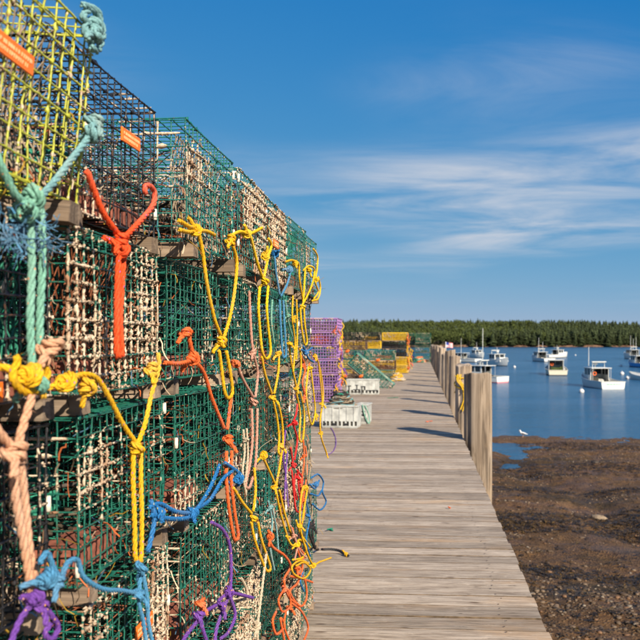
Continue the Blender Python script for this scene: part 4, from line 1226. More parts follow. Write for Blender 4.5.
def scrap(px, py, col, label, s=0.03, seed=0):
    q_ = random.Random(seed); p = on_z(px, py, 0.0)
    P_ = [p + Vector((q_.uniform(-s, s) * 1.5, q_.uniform(-s, s) * 1.5, 0.006 + 0.004 * i)) for i in range(5)]
    root = empty('rope_scrap', P_[0]); tag(root, label, 'scrap')
    rope_piece('line', P_, 0.006, ROPE[col], root)
scrap(331, 531, 'green', 'small green rope scrap on the deck beside the black rope', 0.025, 1)
scrap(393, 398, 'green', 'dark green scrap lying in the middle of the far deck', 0.12, 2)
scrap(450, 509, 'orange', 'tiny orange scrap on the deck near the right edge', 0.012, 3)
scrap(429, 422, 'orange', 'orange scrap on the deck between two pile shadows', 0.05, 4)
#PART3
# ================================================================== PILES ALONG THE EDGE
def pile_mesh(seed, h, r):
    q_ = random.Random(seed); n = 40; V = []; F = []
    zs = [-7.0, -5.2, -3.5, -1.8, -0.6, -0.2, 0.15, 0.4, 0.65, h * 0.75, h - 0.03, h - 0.008, h]
    ph = [q_.uniform(0, 6.28) for _ in range(8)]
    cracks = [(q_.uniform(0, 6.28), q_.uniform(-3, 0.8), q_.uniform(0.6, 2.5), q_.uniform(0.012, 0.032)) for _ in range(13)]
    for i, z in enumerate(zs):
        taper = r * (1.0 - 0.018 * z)
        for k_ in range(n):
            a_ = 6.2832 * k_ / n
            rr = taper * (1 + 0.020 * math.sin(2 * a_ + ph[0]) + 0.014 * math.sin(3 * a_ + ph[1] + z * 0.7) + 0.006 * math.sin(7 * a_ + ph[2]) + 0.004 * math.sin(5 * z + a_ * 4))
            for (ca, cz, cl, cd) in cracks:
                da = (a_ - ca - 0.05 * math.sin(z * 2) + math.pi) % (2 * math.pi) - math.pi
                if abs(da) < 0.09 and abs(z - cz) < cl: rr -= cd * (1 - abs(da) / 0.09)
            if i == len(zs) - 1: rr -= 0.012
            V.append((rr * math.cos(a_) + 0.012 * math.sin(z * 0.8 + ph[3]), rr * math.sin(a_), z + (0.028 * math.sin(a_ + ph[4]) + 0.008 * math.sin(5 * a_ + ph[5]) if i >= len(zs) - 3 else 0)))
    for i in range(len(zs) - 1):
        for k_ in range(n):
            k2 = (k_ + 1) % n
            F.append((i * n + k_, i * n + k2, (i + 1) * n + k2, (i + 1) * n + k_))
    c_ = len(V); V.append((0.01, 0, h + 0.004))
    b = (len(zs) - 1) * n
    for k_ in range(n): F.append((b + k_, b + (k_ + 1) % n, c_))
    return mesh_from('pile', V, F, (M_PILE,), smooth=True)
PILE_POS = []
place = ['nearest tall pile at the deck edge, split with vertical cracks', 'second tall pile along the deck edge, wound with yellow rope', 'third tall pile along the deck edge', 'fourth tall pile along the deck edge',
    'fifth tall pile along the deck edge', 'sixth tall pile along the deck edge', 'seventh tall pile along the deck edge', 'eighth tall pile along the deck edge']
for i in range(16):
    Yp = 13.2 + 3.7 * i
    r_ = 0.24 if i == 0 else (0.185 if i == 1 else 0.165 + 0.022 * math.sin(i * 2.1))
    Xp = DECK_R + r_ - 0.005 + 0.012 * math.sin(i * 1.7) - (0.03 if i > 1 else 0)
    top = [1.12, 1.16, 1.27, 1.38, 1.22, 1.40, 1.18, 1.42][i % 8] if i < 8 else 1.28 + 0.13 * math.sin(i * 2.3)
    if i == 0: Xp = DECK_R + 0.218
    if i > 1: Xp = max(Xp, DECK_R + r_ + 0.004)
    o = ob('pile', pile_mesh(50 + i, top, r_), None, None, (Xp, Yp, 0), (R(0.5) * math.sin(i * 3), R(0.6) * math.sin(i * 1.9), i * 1.3))
    PILE_POS.append((Xp, Yp, r_, top))
    lab = place[i] if i < 8 else ['ninth', 'tenth', 'eleventh', 'twelfth', 'thirteenth', 'fourteenth', 'fifteenth', 'last'][i - 8] + ' pile along the deck edge, small with distance'
    tag(o, 'grey weathered wooden pile, ' + lab if i < 8 else lab, 'pile', 'piles along the wharf edge')
# yellow line wound round the second pile
Xp, Yp, r_, top = PILE_POS[1]
P_ = []
for i in range(40):
    f = i / 39; a_ = R(200) + f * 6.2832 * 1.9
    P_.append((Xp + (r_ + 0.012) * math.cos(a_), Yp + (r_ + 0.012) * math.sin(a_), top - 0.18 - 0.42 * f + 0.07 * math.sin(a_ * 1.0 + 0.5)))
root = empty('rope', P_[0]); tag(root, 'bright yellow rope wound round the second pile with a hanging end', 'rope')
rope_piece('line', P_, 0.013, ROPE['bright yellow'], root)
a_ = R(205)
fr_ = Vector((Xp + (r_ + 0.02) * math.cos(R(255)), Yp + (r_ + 0.02) * math.sin(R(255)), 0))
for dx in (-0.035, 0.0, 0.035):
    rope_piece('line', [fr_ + Vector((dx - 0.05, 0, top - 0.20)), fr_ + Vector((dx - 0.06, -0.02, top - 0.34)), fr_ + Vector((dx + 0.05, -0.02, top - 0.5)), fr_ + Vector((dx * 0.8 + 0.07, -0.02, top - 0.74)), fr_ + Vector((dx * 1.3 + 0.02, -0.02, top - 1.0 - dx))], 0.013, ROPE['bright yellow'], root)
rope_piece('knot', knot_path(fr_ + Vector((0.05, -0.015, top - 0.52)), (0.2, 0.1, 1), 0.013, 2.0, RQ, 1.0), 0.013, ROPE['bright yellow'], root)

# ================================================================== TRAPS AND GEAR DOWN THE WHARF
def far_stack(cx, cy, n, colours, where, group, scale=1.0, rotz=R(90), seed=0, warps=None, base=0.0):
    for l_ in range(n):
        q_ = random.Random(seed + l_)
        lay = ['bottom', 'second', 'third', 'fourth', 'fifth', 'sixth'][l_] + (' trap up' if l_ else ' trap')
        if l_ == n - 1: lay = 'topmost trap'
        make_trap((cx + q_.uniform(-.03, .03), cy + q_.uniform(-.03, .03), base + l_ * LH * scale + 0.004), (0, 0, rotz + q_.uniform(-0.03, 0.03)), colours[l_ % len(colours)], 'light', seed + l_,
                  '%s lobster trap, %s of the %s' % (colours[l_ % len(colours)].replace('gold', 'golden yellow'), lay, where), group, far=True, scale=scale, warp=(warps[l_ % len(warps)] if warps else None))
def ring_heads(cx, y_face, n, cols, where, scale=1.0, xoff=0.0):
    pass
PX = at_y(338, 380, 20.6).x
far_stack(PX - 0.60, 20.9, 6, ['purple'], 'purple stack past the wall', 'purple traps down the wharf', 1.0, R(0), 300, ['tan', 'tan', 'tan', 'green', 'rust', 'tan'])
far_stack(PX - 0.62, 21.5, 6, ['purple'], 'second purple stack, behind the first', 'purple traps down the wharf', 1.0, R(0), 320)
# knitted entrance rings facing us in the purple stack
for l_, col in ((4, 'orange'), (3, 'green'), (2, 'tan'), (1, 'purple')):
    mb = MB(); n = 26
    c_ = Vector((PX - 0.48, 20.9 - TW / 2 + 0.012, l_ * LH + RUN + TH * 0.5))
    for k_ in range(n):
        a_ = 6.283 * k_ / n
        d_ = Vector((math.cos(a_) * 0.27, 0, math.sin(a_) * 0.145)); e_ = Vector((math.cos(a_) * 0.075, 0.11, math.sin(a_) * 0.06))
        mb.tube([d_, e_], 0.0085, 4, False)
    mb.tube([Vector((math.cos(6.283 * k_ / 16) * 0.075, 0.11, math.sin(6.283 * k_ / 16) * 0.06)) for k_ in range(17)], 0.012, 5, False)
    root = mb.build('net_entrance', ROPE[col], None, loc=c_)
    tag(root, '%s knitted net funnel in the front of the purple stack, %s layer' % (col, ORD[l_]), 'net')
def hanging_bunch(name, label, cols, P0, n, h, spread, seed, r=0.013):
    """a bunch of short line ends and toggles hanging down a stack"""
    q_ = random.Random(seed); root = empty(name, P0); tag(root, label, 'rope')
    for i in range(n):
        c_ = ROPE[q_.choice(cols)]
        p = Vector(P0) + Vector((q_.uniform(-spread, spread), q_.uniform(-.03, .03), -h * i / n))
        pts = [p]
        for k_ in range(4):
            pts.append(pts[-1] + Vector((q_.uniform(-.07, .07), q_.uniform(-.03, .03), -q_.uniform(0.04, 0.11))))
        rope_piece('line', pts, r, c_, root)
        if i % 2: rope_piece('knot', knot_path(pts[2], (0.2, 0.2, 1), r, 1.6, q_, 1.1), r, c_, root)
hanging_bunch('rope_bunch', 'yellow and orange rope ends hanging down the corner of the purple stack', ['yellow', 'orange', 'bright yellow', 'purple'], (PX + 0.05, 20.60, 2.18), 22, 1.9, 0.09, 5)
YC = 40.0
GX0 = at_y(408, 370, YC - 0.3).x
far_stack(GX0 - 0.66, YC, 5, ['gold', 'gold', 'black', 'black', 'gold'], 'yellow and black stack', 'yellow and black traps down the wharf', 1.1, R(0), 340, ['yellow', 'yellow', 'dark', 'dark', 'rust'])
far_stack(GX0 - 0.66, YC + 0.7, 5, ['gold', 'gold', 'black', 'black', 'gold'], 'stack behind the yellow and black one', 'yellow and black traps down the wharf', 1.1, R(0), 350)
hanging_bunch('rope_bunch', 'orange and yellow rope ends hanging down the corner of the yellow stack', ['yellow', 'orange', 'bright yellow', 'orange'], (GX0 + 0.06, YC - 0.34, 2.05), 26, 1.75, 0.10, 8, 0.016)
far_stack(GX0 - 2.06, YC - 0.6, 5, ['gold', 'gold', 'green', 'gold', 'black'], 'stack left of the yellow one', 'yellow and black traps down the wharf', 1.1, R(0), 360, ['orange', 'yellow', 'green', 'yellow', 'yellow'])
far_stack(GX0 - 3.45, YC - 0.5, 5, ['gold', 'gold', 'gold', 'gold', 'black'], 'stack behind the purple traps', 'yellow and black traps down the wharf', 1.1, R(0), 370, ['orange', 'tan', 'green', 'yellow', 'tan'])
GX1 = at_y(423, 360, 61).x
far_stack(GX1, 61, 6, ['green', 'green', 'green', 'dark green', 'green', 'green'], 'green stack at the wharf end', 'green traps at the wharf end', 1.0, R(0), 380, ['red', 'cream', 'tan', 'tan', 'tan', 'tan'])
far_stack(GX1 - 1.3, 61.6, 6, ['green'], 'second green stack at the wharf end', 'green traps at the wharf end', 1.0, R(0), 390, ['tan', 'rust'])
# leaning green traps in front of the yellow stack
make_trap(at_y(366, 372, 27.6) + Vector((0, 0, -0.30)), (0, R(40), R(0)), 'green', 'light', 410, 'green wire lobster trap tipped on a slant between purple and yellow stacks', 'loose traps down the wharf', far=True, scale=1.45, warp='green')
make_trap(at_y(352, 372, 28.2) + Vector((0, 0, -0.75)), (0, R(0), R(4)), 'green', 'light', 412, 'green wire lobster trap lying beneath the tipped one', 'loose traps down the wharf', far=True, scale=1.2, warp='green')
far_stack(at_y(380, 372, 33.0).x, 33.0, 3, ['green', 'brown', 'green'], 'low mixed stack', 'loose traps down the wharf', 1.1, R(6), 420, ['tan', 'rust', 'orange'])
far_stack(at_y(352, 372, 33.6).x, 33.6, 4, ['brown', 'green', 'green', 'brown'], 'taller mixed stack', 'loose traps down the wharf', 1.1, R(-4), 430, ['tan', 'rust', 'orange'])

def heap(name, label, c_, rx, ry, h, cols, n, r, seed):
    """loosely coiled pile of line"""
    q_ = random.Random(seed); root = empty(name, c_); tag(root, label, 'rope')
    for j, col in enumerate(cols):
        pts = []
        for i in range(n):
            f = i / n; a_ = i * 0.85 + j * 2 + q_.uniform(-.3, .3)
            rr = (1 - 0.55 * f) * q_.uniform(0.55, 1.05)
            pts.append(Vector(c_) + Vector((rx * rr * math.cos(a_), ry * rr * math.sin(a_), r + h * f * q_.uniform(0.6, 1.0))))
        mb = MB(); mb.tube([p - Vector(c_) for p in catmull(pts, 0.05)], r, 6)
        mb.build('line', ROPE[col], root, True)
    return root
# white fish crates
def crate(loc, w, d, h, rotz, label, marks, group=None):
    root = empty('fish_crate', loc, (0, 0, rotz)); tag(root, label, 'crate', group)
    tk = 0.022
    def wall(x0, x1, y0, y1, slots):
        mb = MB()
        zs_ = 0.10 * h, 0.30 * h
        mb.box(x0, x1, y0, y1, 0.02, zs_[0]); mb.box(x0, x1, y0, y1, zs_[1], h - 0.03)
        horiz = (x1 - x0) > (y1 - y0)
        a0, a1 = (x0, x1) if horiz else (y0, y1)
        n = slots; cell = (a1 - a0) / n
        for i in range(n + 1):
            m0, m1 = a0 + cell * i - cell * 0.22, a0 + cell * i + cell * 0.22
            m0, m1 = max(a0, m0), min(a1, m1)
            if horiz: mb.box(m0, m1, y0 + 0.001, y1 - 0.001, zs_[0], zs_[1])
            else: mb.box(x0 + 0.001, x1 - 0.001, m0, m1, zs_[0], zs_[1])
        return mb
    wall(-w / 2, w / 2, -d / 2, -d / 2 + tk, 9).build('front_wall', M_CRATE, root)
    wall(-w / 2, w / 2, d / 2 - tk, d / 2, 9).build('back_wall', M_CRATE, root)
    for s_ in (-1, 1):
        x0 = s_ * (w / 2 - tk / 2)
        wall(x0 - tk / 2 + 0.001, x0 + tk / 2 - 0.001, -d / 2 + tk + 0.001, d / 2 - tk - 0.001, 6).build('side_wall', M_CRATE, root)
    mb = MB(); mb.box(-w / 2 + 0.01, w / 2 - 0.01, -d / 2 + 0.01, d / 2 - 0.01, 0.0, 0.019); mb.build('base', M_CRATE, root)
    mb = MB()
    e = 0.018
    mb.box(-w / 2 - e, w / 2 + e, -d / 2 - e, -d / 2 + tk + 0.004, h - 0.03, h, 0.004)
    mb.box(-w / 2 - e, w / 2 + e, d / 2 - tk - 0.004, d / 2 + e, h - 0.03, h, 0.004)
    mb.box(-w / 2 - e, -w / 2 + tk + 0.004, -d / 2 + tk + 0.005, d / 2 - tk - 0.005, h - 0.03, h, 0.004)
    mb.box(w / 2 - tk - 0.004, w / 2 + e, -d / 2 + tk + 0.005, d / 2 - tk - 0.005, h - 0.03, h, 0.004)
    mb.build('rim', M_CRATE, root)
    for i in range(5):
        mb = MB(); x = -w / 2 + w * (i + 0.5) / 5
        mb.box(x - 0.009, x + 0.009, -d / 2 - 0.010, -d / 2 - 0.0005, 0.32 * h, h - 0.032); mb.build('rib', M_CRATE, root)
    if marks:
        mb = MB(); yf0, yf1 = -d / 2 - 0.014, -d / 2 - 0.0115
        for (a_, b_, c_, e_) in marks: mb.box(-w / 2 + a_ * w, -w / 2 + b_ * w, yf0, yf1, c_ * h, e_ * h)
        mb.build('stencilled_marks', M_INK, root)
    mb = MB(); mb.box(-w / 2 + 0.04, w / 2 - 0.04, -d / 2 + 0.03, d / 2 - 0.03, 0.022, h * 0.62); mb.build('dark_fill', plain('dark crate filling', (0.05, 0.045, 0.035), 0.9), root)  # plain dark block filling the lower crate behind the slots
    return root
cA = at_y(340.5, 428, 14.7); cA.z = 0.002
crate(cA + Vector((0, 0.25, 0)), 0.70, 0.48, 0.44, R(-4), 'white plastic fish crate heaped with grey rope, nearest past the wall', [(0.06, 0.12, 0.13, 0.24), (0.30, 0.40, 0.12, 0.22), (0.62, 0.72, 0.13, 0.22)], 'white crates on the wharf')
cA2 = at_y(364, 424, 15.5); cA2.z = 0.002
crate(cA2 + Vector((-0.02, 0.2, 0)), 0.24, 0.46, 0.40, R(-6), 'small white crate with a green line, just right of the nearest crate', [(0.2, 0.8, 0.62, 0.66), (0.5, 0.85, 0.42, 0.50)], 'white crates on the wharf')
cB = at_y(362.5, 394.5, 24.0); cB.z = 0.002
crate(cB + Vector((0, 0.3, 0)), 1.02, 0.55, 0.47, R(2), 'white plastic fish crate with black stencilled marks before the tipped trap', [(0.04, 0.14, 0.54, 0.60), (0.06, 0.09, 0.05, 0.54), (0.26, 0.36, 0.60, 0.64), (0.30, 0.33, 0.36, 0.60), (0.20, 0.42, 0.30, 0.35), (0.20, 0.44, 0.16, 0.20), (0.44, 0.58, 0.50, 0.56), (0.46, 0.48, 0.02, 0.50), (0.54, 0.58, 0.30, 0.52), (0.60, 0.95, 0.24, 0.29), (0.60, 0.64, 0.12, 0.24), (0.72, 0.75, 0.10, 0.24), (0.83, 0.86, 0.10, 0.24), (0.92, 0.95, 0.10, 0.30)], 'white crates on the wharf')
heap('rope_heap', 'grey brown rope heap piled in the nearest white crate', cA + Vector((0, 0.25, 0.36)), 0.36, 0.24, 0.26, ['tan', 'dark', 'tan', 'dark', 'aqua'], 60, 0.011, 3)
heap('rope_heap', 'tan rope heap on the deck behind the nearest white crate', Vector((at_y(341, 395, 17.4).x, 17.4, 0.0)), 0.42, 0.4, 0.40, ['tan', 'peach', 'tan'], 60, 0.016, 4)
heap('rope_heap', 'dark rope heap beside the foot of the purple stack', Vector((at_y(341, 395, 19.4).x, 19.4, 0.0)), 0.40, 0.35, 0.42, ['black', 'dark', 'green'], 60, 0.018, 6)
heap('rope_heap', 'pale and yellow rope heap at the foot of the low mixed stack', on_z(397, 381, 0.0), 0.38, 0.4, 0.36, ['cream', 'yellow', 'cream'], 60, 0.02, 7)
heap('rope_heap', 'green rope heap with pale coils in front of the far green stack', on_z(419, 362.5, 0.0), 0.62, 0.5, 0.5, ['green', 'green', 'cream', 'orange'], 60, 0.028, 9)
gl = [cA2 + Vector((-0.03, -0.055, 0.40)), cA2 + Vector((0.0, -0.06, 0.25)), cA2 + Vector((0.05, -0.06, 0.1)), cA2 + Vector((0.11, -0.06, 0.015)), cA2 + Vector((0.10, -0.05, 0.2)), cA2 + Vector((0.02, -0.05, 0.38))]
root = empty('rope', gl[0]); tag(root, 'mint green line hanging over the small white crate', 'rope'); rope_piece('line', gl, 0.012, ROPE['mint'], root)
M_BUOY_O = plain('orange buoy foam', (0.85, 0.16, 0.02), 0.5, 0.4, 0.1)
def buoy(p, col, label, s=1.0, rot=(0, 0, 0)):
    root = empty('trap_buoy', p, rot); tag(root, label, 'buoy')
    mb = MB(); mb.lathe([(0.03, 0.0), (0.09, 0.03), (0.105, 0.12), (0.09, 0.26), (0.05, 0.34), (0.02, 0.36)], 14)
    o_ = mb.build('float', col, root, True); o_.scale = (s, s, s)
    mb = MB(); mb.tube([(0, 0, -0.08 * s), (0, 0, 0.55 * s)], 0.014 * s, 8); mb.build('spindle', M_RUNNER, root)
for (px, py, Y_) in ((345.5, 352, 27.0), (376, 361, 28.0), (359, 377, 26.6), (343, 377, 25.2)):
    p = at_y(px, py, Y_)
    buoy(p, M_BUOY_O, {345.5: 'orange trap buoy by the corner of the purple stack, upper one', 376: 'orange trap buoy on the slant of the tipped trap', 359: 'orange trap buoy resting behind the stencilled crate', 343: 'orange trap buoy low beside the purple stack'}[px], 0.5, (R(70), 0, R(60)))

# ================================================================== BOATS
M_HULLW = plain('white gelcoat', (0.62, 0.62, 0.58), 0.35, 0.5, 0.05, 3)
M_CREAM = plain('cream gelcoat', (0.58, 0.54, 0.42), 0.4, 0.5, 0.05, 3)
M_BLUEH = plain('bright blue hull paint', (0.02, 0.28, 0.62), 0.35, 0.5, 0.05, 3)
M_BOOTR = plain('red bottom paint', (0.35, 0.05, 0.05), 0.6, 0.3, 0.2, 4)
M_BOOTP = plain('pink boot stripe', (0.60, 0.20, 0.22), 0.6, 0.3, 0.1, 4)
M_BOOTD = plain('dark bottom paint', (0.05, 0.05, 0.06), 0.6, 0.3, 0.2, 4)
M_GLASS = plain('dark window glass', (0.02, 0.025, 0.03), 0.08, 0.6, 0.1)
M_DECK = plain('grey boat deck', (0.42, 0.42, 0.40), 0.7, 0.3, 0.1)
M_METAL = plain('aluminium tube', (0.6, 0.6, 0.6), 0.35, 0.5, 0.05, metal=0.6)
M_DARKG = plain('dark deck gear', (0.035, 0.035, 0.03), 0.8, 0.3, 0.3)
M_GREENG = plain('green oilskins and gear', (0.05, 0.07, 0.02), 0.8, 0.3, 0.6, 4)
M_ORANGE = plain('orange life ring', (0.80, 0.15, 0.03), 0.6, 0.3, 0.1)
M_TEAL = plain('teal letters', (0.02, 0.30, 0.22), 0.6, 0.3, 0.1)
M_FLAGR = plain('flag red', (0.60, 0.03, 0.05), 0.8, 0.2, 0.1)
M_FLAGW = plain('flag white', (0.80, 0.78, 0.76), 0.8, 0.2, 0.05)
M_FLAGB = plain('flag blue', (0.03, 0.05, 0.25), 0.8, 0.2, 0.1)

def lobster_boat(px, py, rel, L, label, hull=M_HULLW, boot=M_BOOTR, house=M_HULLW, antennas=((0.6, 0.5, 3.0),), gear=None, roof_aft=-1.1, letters=False, low=False, group='lobster boats at their moorings', radar=True, windows=True, ring=False, bare=False, shift=0.0):
    p = on_z(px, py, WATER)
    d = p - EYE
    view = math.atan2(d.y, d.x)
    root = empty('lobster_boat', (p.x, p.y, WATER), (0, 0, view + R(rel)))
    s = L / 10.5; root.scale = (s, s, s)
    tag(root, label, 'boat', group)
    N = 18; V = []; F = []
    def sheer(x):
        f = (x + 5.0) / 10.3
        return 0.88 + 0.10 * f + 0.95 * max(0, f - 0.35) ** 1.7 * 1.7
    def half(x):
        f = (x + 5.0) / 10.3
        return 1.52 + 0.26 * math.sin(min(f, 0.5) * math.pi) if f < 0.5 else 1.78 * max(0.0, 1 - ((f - 0.5) / 0.5) ** 2.3)
    def section(x):
        h_ = half(x); sh = sheer(x); f = (x + 5.0) / 10.3
        fl = 0.78 - 0.35 * max(0, f - 0.5)
        return [(-0.02 * 0, -0.55), (h_ * fl * 0.75, -0.38), (h_ * (fl + 0.14), 0.05), (h_ * (fl + 0.16), 0.16), (h_ * 0.97, sh * 0.6), (h_, sh)]
    xs_ = [-5.0 + 10.3 * (i / N) ** 0.9 for i in range(N + 1)]
    m = 6
    for i, x in enumerate(xs_):
        S = section(x)
        xo = 0.0
        for k_, (yy, z) in enumerate(S):
            rake = 0.0 if i < N - 4 else (z - 0.3) * 0.22 * (i - (N - 4)) / 4
            V.append((x + rake, yy, z))
        for k_, (yy, z) in enumerate(S):
            rake = 0.0 if i < N - 4 else (z - 0.3) * 0.22 * (i - (N - 4)) / 4
            V.append((x + rake, -yy, z))
    FB = []
    for i in range(N):
        for k_ in range(m - 1):
            a_, b_ = i * 2 * m + k_, (i + 1) * 2 * m + k_
            (FB if k_ < 3 else F).append((a_, b_, b_ + 1, a_ + 1))
            a_, b_ = i * 2 * m + m + k_, (i + 1) * 2 * m + m + k_
            (FB if k_ < 3 else F).append((a_ + 1, b_ + 1, b_, a_))
    FB.append((0, 1, 2, 3, m + 3, m + 2, m + 1, m))
    F.append((3, 4, 5, m + 5, m + 4, m + 3))
    hl = ob('hull', mesh_from('hull', V, F, (hull,), smooth=False), root)
    ob('bottom_paint', mesh_from('bottom_paint', V, FB, (boot,), smooth=False), hl)
    # decks
    Vd, Fd = [], []
    xd = [x for x in xs_ if x <= 5.2]
    for x in xd:
        z = 0.45 if x < 0.2 else sheer(x) - 0.05
        Vd += [(x, half(x) * 0.965, z), (x, -half(x) * 0.965, z)]
    for i in range(len(xd) - 1): Fd.append((2 * i, 2 * i + 1, 2 * i + 3, 2 * i + 2))
    ob('deck', mesh_from('deck', Vd, Fd, (M_DECK,)), root)
    mb = MB()
    for sgn in (1, -1):
        mb.tube([(x, sgn * half(x), sheer(x) + 0.02) for x in xs_], 0.055, 6)
    mb.tube([(-5.0, half(-5.0), sheer(-5) + 0.02), (-5.0, -half(-5.0), sheer(-5) + 0.02)], 0.055, 6)
    mb.build('rail', hull if hull is not M_BLUEH else M_HULLW, root)
    if letters:
        mb = MB(); q_ = random.Random(2); yy = 0.85
        while yy > -0.85:
            w_ = q_.uniform(0.05, 0.10); mb.box(-5.012, -5.002, yy - w_, yy, 0.52, 0.66); yy -= w_ + q_.choice((0.04, 0.04, 0.12))
        mb.build('transom_lettering', M_TEAL, root)
    before = set(o_.name for o_ in bpy.data.objects)
    if not bare:
        # house: forward trunk cabin, slanted windshield, roof on posts
        zr = 2.42
        def prism(x0, x1, x0t, x1t, hw, hwt, z0, z1, mat, nm):
            Vp = [(x0, hw, z0), (x1, hw * 0.93, z0), (x1, -hw * 0.93, z0), (x0, -hw, z0), (x0t, hwt, z1), (x1t, hwt * 0.93, z1), (x1t, -hwt * 0.93, z1), (x0t, -hwt, z1)]
            return ob(nm, mesh_from(nm, Vp, [(3, 2, 1, 0), (4, 5, 6, 7), (0, 1, 5, 4), (1, 2, 6, 5), (2, 3, 7, 6), (3, 0, 4, 7)], (mat,)), root)
        prism(2.2, 4.0, 2.2, 3.75, 1.12, 0.98, 0.95, 1.78, house, 'trunk_cabin')
        wh = MB()
        hw = 1.22
        # walls of the wheelhouse, open aft
        for sgn in (1, -1):
            y0, y1 = (hw - 0.06, hw) if sgn > 0 else (-hw, -hw + 0.06)
            wh.box(-0.3, 2.2, y0, y1, 0.5, 1.55); wh.box(-0.3, -0.05, y0, y1, 1.552, zr - 0.002); wh.box(0.95, 1.1, y0, y1, 1.552, zr - 0.002); wh.box(1.95, 2.2, y0, y1, 1.552, zr - 0.002)
        wh.box(2.13, 2.2, -hw + 0.061, hw - 0.061, 0.6, 1.60); 
        for yy in (-hw + 0.1, 0.0, hw - 0.1): wh.box(2.14, 2.20, yy - 0.05, yy + 0.05, 1.602, zr - 0.002)
        who = wh.build('wheelhouse', house, root)
        if windows:
            for sgn in (1, -1):
                for (a_, b_) in ((-0.049, 0.949), (1.101, 1.949)):
                    mb = MB(); yy = sgn * (hw - 0.03); mb.box(a_, b_, yy - 0.008, yy + 0.008, 1.553, zr - 0.003); mb.build('window', M_GLASS, who)
            for (a_, b_) in ((-hw + 0.155, -0.055), (0.055, hw - 0.155)):
                mb = MB(); mb.box(2.16, 2.176, a_, b_, 1.603, zr - 0.003); mb.build('windshield', M_GLASS, who)
        mb = MB(); mb.box(roof_aft, 2.42, -1.34, 1.34, zr, zr + 0.09, 0.03); rf = mb.build('roof', house, root)
        for sgn in (1, -1):
            mb = MB(); mb.tube([(roof_aft + 0.12, sgn * 1.2, 0.45), (roof_aft + 0.12, sgn * 1.2, zr)], 0.035, 6); mb.build('post', M_METAL, root)
        if radar:
            mb = MB(); mb.lathe([(0.06, 0), (0.06, 0.35), (0.30, 0.38), (0.33, 0.48), (0.28, 0.60), (0.05, 0.64)], 12, (0.9, 0.2, zr + 0.09)); mb.build('radar_dome', M_HULLW, rf, True)
            mb = MB(); mb.tube([(0.2, -0.8, zr + 0.09), (0.2, -0.8, zr + 0.75), (0.2, 0.8, zr + 0.75), (0.2, 0.8, zr + 0.09)], 0.05, 6); mb.box(-0.05, 0.45, -0.95, 0.95, zr + 0.80, zr + 0.90); mb.build('roof_rack', M_HULLW, rf)
        for (ax_, ay_, ah_) in antennas:
            mb = MB(); mb.tube([(ax_, ay_, zr + 0.09), (ax_ - 0.05, ay_, zr + 0.09 + ah_)], [0.05, 0.035], 6); mb.build('antenna', M_HULLW, rf)
        mb = MB(); mb.box(-0.9, -0.4, -1.0, -0.5, 0.46, 1.0, 0.05); mb.build('bait_box', M_DARKG if gear is None else gear, root)
        mb = MB(); mb.box(-0.15, 0.6, 0.1, 0.9, 0.46, 1.25, 0.03); mb.build('engine_box', M_DARKG if gear is None else gear, root)
        mb = MB(); mb.lathe([(0.05, 0), (0.16, 0.02), (0.16, 0.10), (0.05, 0.12)], 12, (0.4, -1.30, 1.3)); mb.build('hauler', M_METAL, root)
    else:
        for x in (-3.0, -0.5, 1.8):
            mb = MB(); mb.box(x - 0.25, x + 0.25, -half(x) * 0.95, half(x) * 0.95, 0.62, 0.68); mb.build('thwart', M_DECK, root)
        mb = MB(); mb.box(-5.35, -5.05, -0.25, 0.25, 0.4, 1.35, 0.05); mb.build('outboard_motor', M_ORANGE, root)
    if shift:
        for o_ in bpy.data.objects:
            if o_.name not in before and o_.parent is root: o_.location.x = shift
    if gear is not None:
        mb = MB(); q_ = random.Random(int(px))
        for _ in range(9):
            x, yy, zz_ = q_.uniform(-3.6, 1.2), q_.uniform(-1.0, 1.0), q_.uniform(0.46, 1.0); a_ = q_.uniform(0.15, 0.35)
            mb.box(x - a_, x + a_, yy - a_, yy + a_, 0.46, zz_ + 0.4, 0.04)
        mb.build('deck_gear', gear, root)
    if ring:
        mb = MB(); mb.tube([(-0.32, 0.7 + 0.21 * math.cos(6.283 * k_ / 14), 1.75 + 0.21 * math.sin(6.283 * k_ / 14)) for k_ in range(15)], 0.055, 6); mb.build('life_ring', M_ORANGE, root)
    return root
lobster_boat(599, 386.8, 20, 10.5, 'white lobster boat with lettered transom and roof rack, nearest in the open harbour', antennas=((1.4, 0.9, 2.7),), letters=True, boot=M_HULLW, ring=True)
lobster_boat(556, 374.5, 4, 11.0, 'cream lobster boat seen stern-on with dark green gear aboard', hull=M_CREAM, gear=M_GREENG, antennas=((1.0, 0.6, 1.2),), radar=False, boot=M_BOOTD, ring=True)
lobster_boat(541.5, 361.5, 24, 12.0, 'white lobster boat with two tall antennas beyond the cream one', antennas=((0.4, 0.6, 3.6), (0.6, -0.6, 2.6)), boot=M_BOOTD)
lobster_boat(556, 357.5, -40, 12.0, 'white lobster boat farthest out behind the cream one', boot=M_BOOTD, antennas=((0.5, 0.0, 1.5),))
lobster_boat(634, 359, 28, 13.0, 'white lobster boat with three antennas behind the blue-hulled boat', antennas=((0.2, 0.9, 3.8), (0.4, 0.0, 3.0), (0.6, -0.9, 3.4)), boot=M_BOOTD)
lobster_boat(640, 367, 24, 11.0, 'bright blue hulled lobster boat cut by the right edge', hull=M_BLUEH, antennas=((0.6, 0.5, 1.0),), boot=M_BOOTD, radar=False)
lobster_boat(645, 380, 40, 7.0, 'small white open skiff at the right edge of the harbour', bare=True, boot=M_HULLW, group='skiffs')
lobster_boat(476, 381.5, 52, 10.2, 'white lobster boat with dark side windows just past the nearest pile', antennas=((0.6, -0.2, 5.6),), boot=M_BOOTP, gear=M_DARKG, shift=-1.7)
lobster_boat(494.5, 365.5, -150, 12.0, 'white lobster boat behind the one past the nearest pile, bow toward us', boot=M_BOOTD, antennas=((0.6, 0.3, 1.4),))
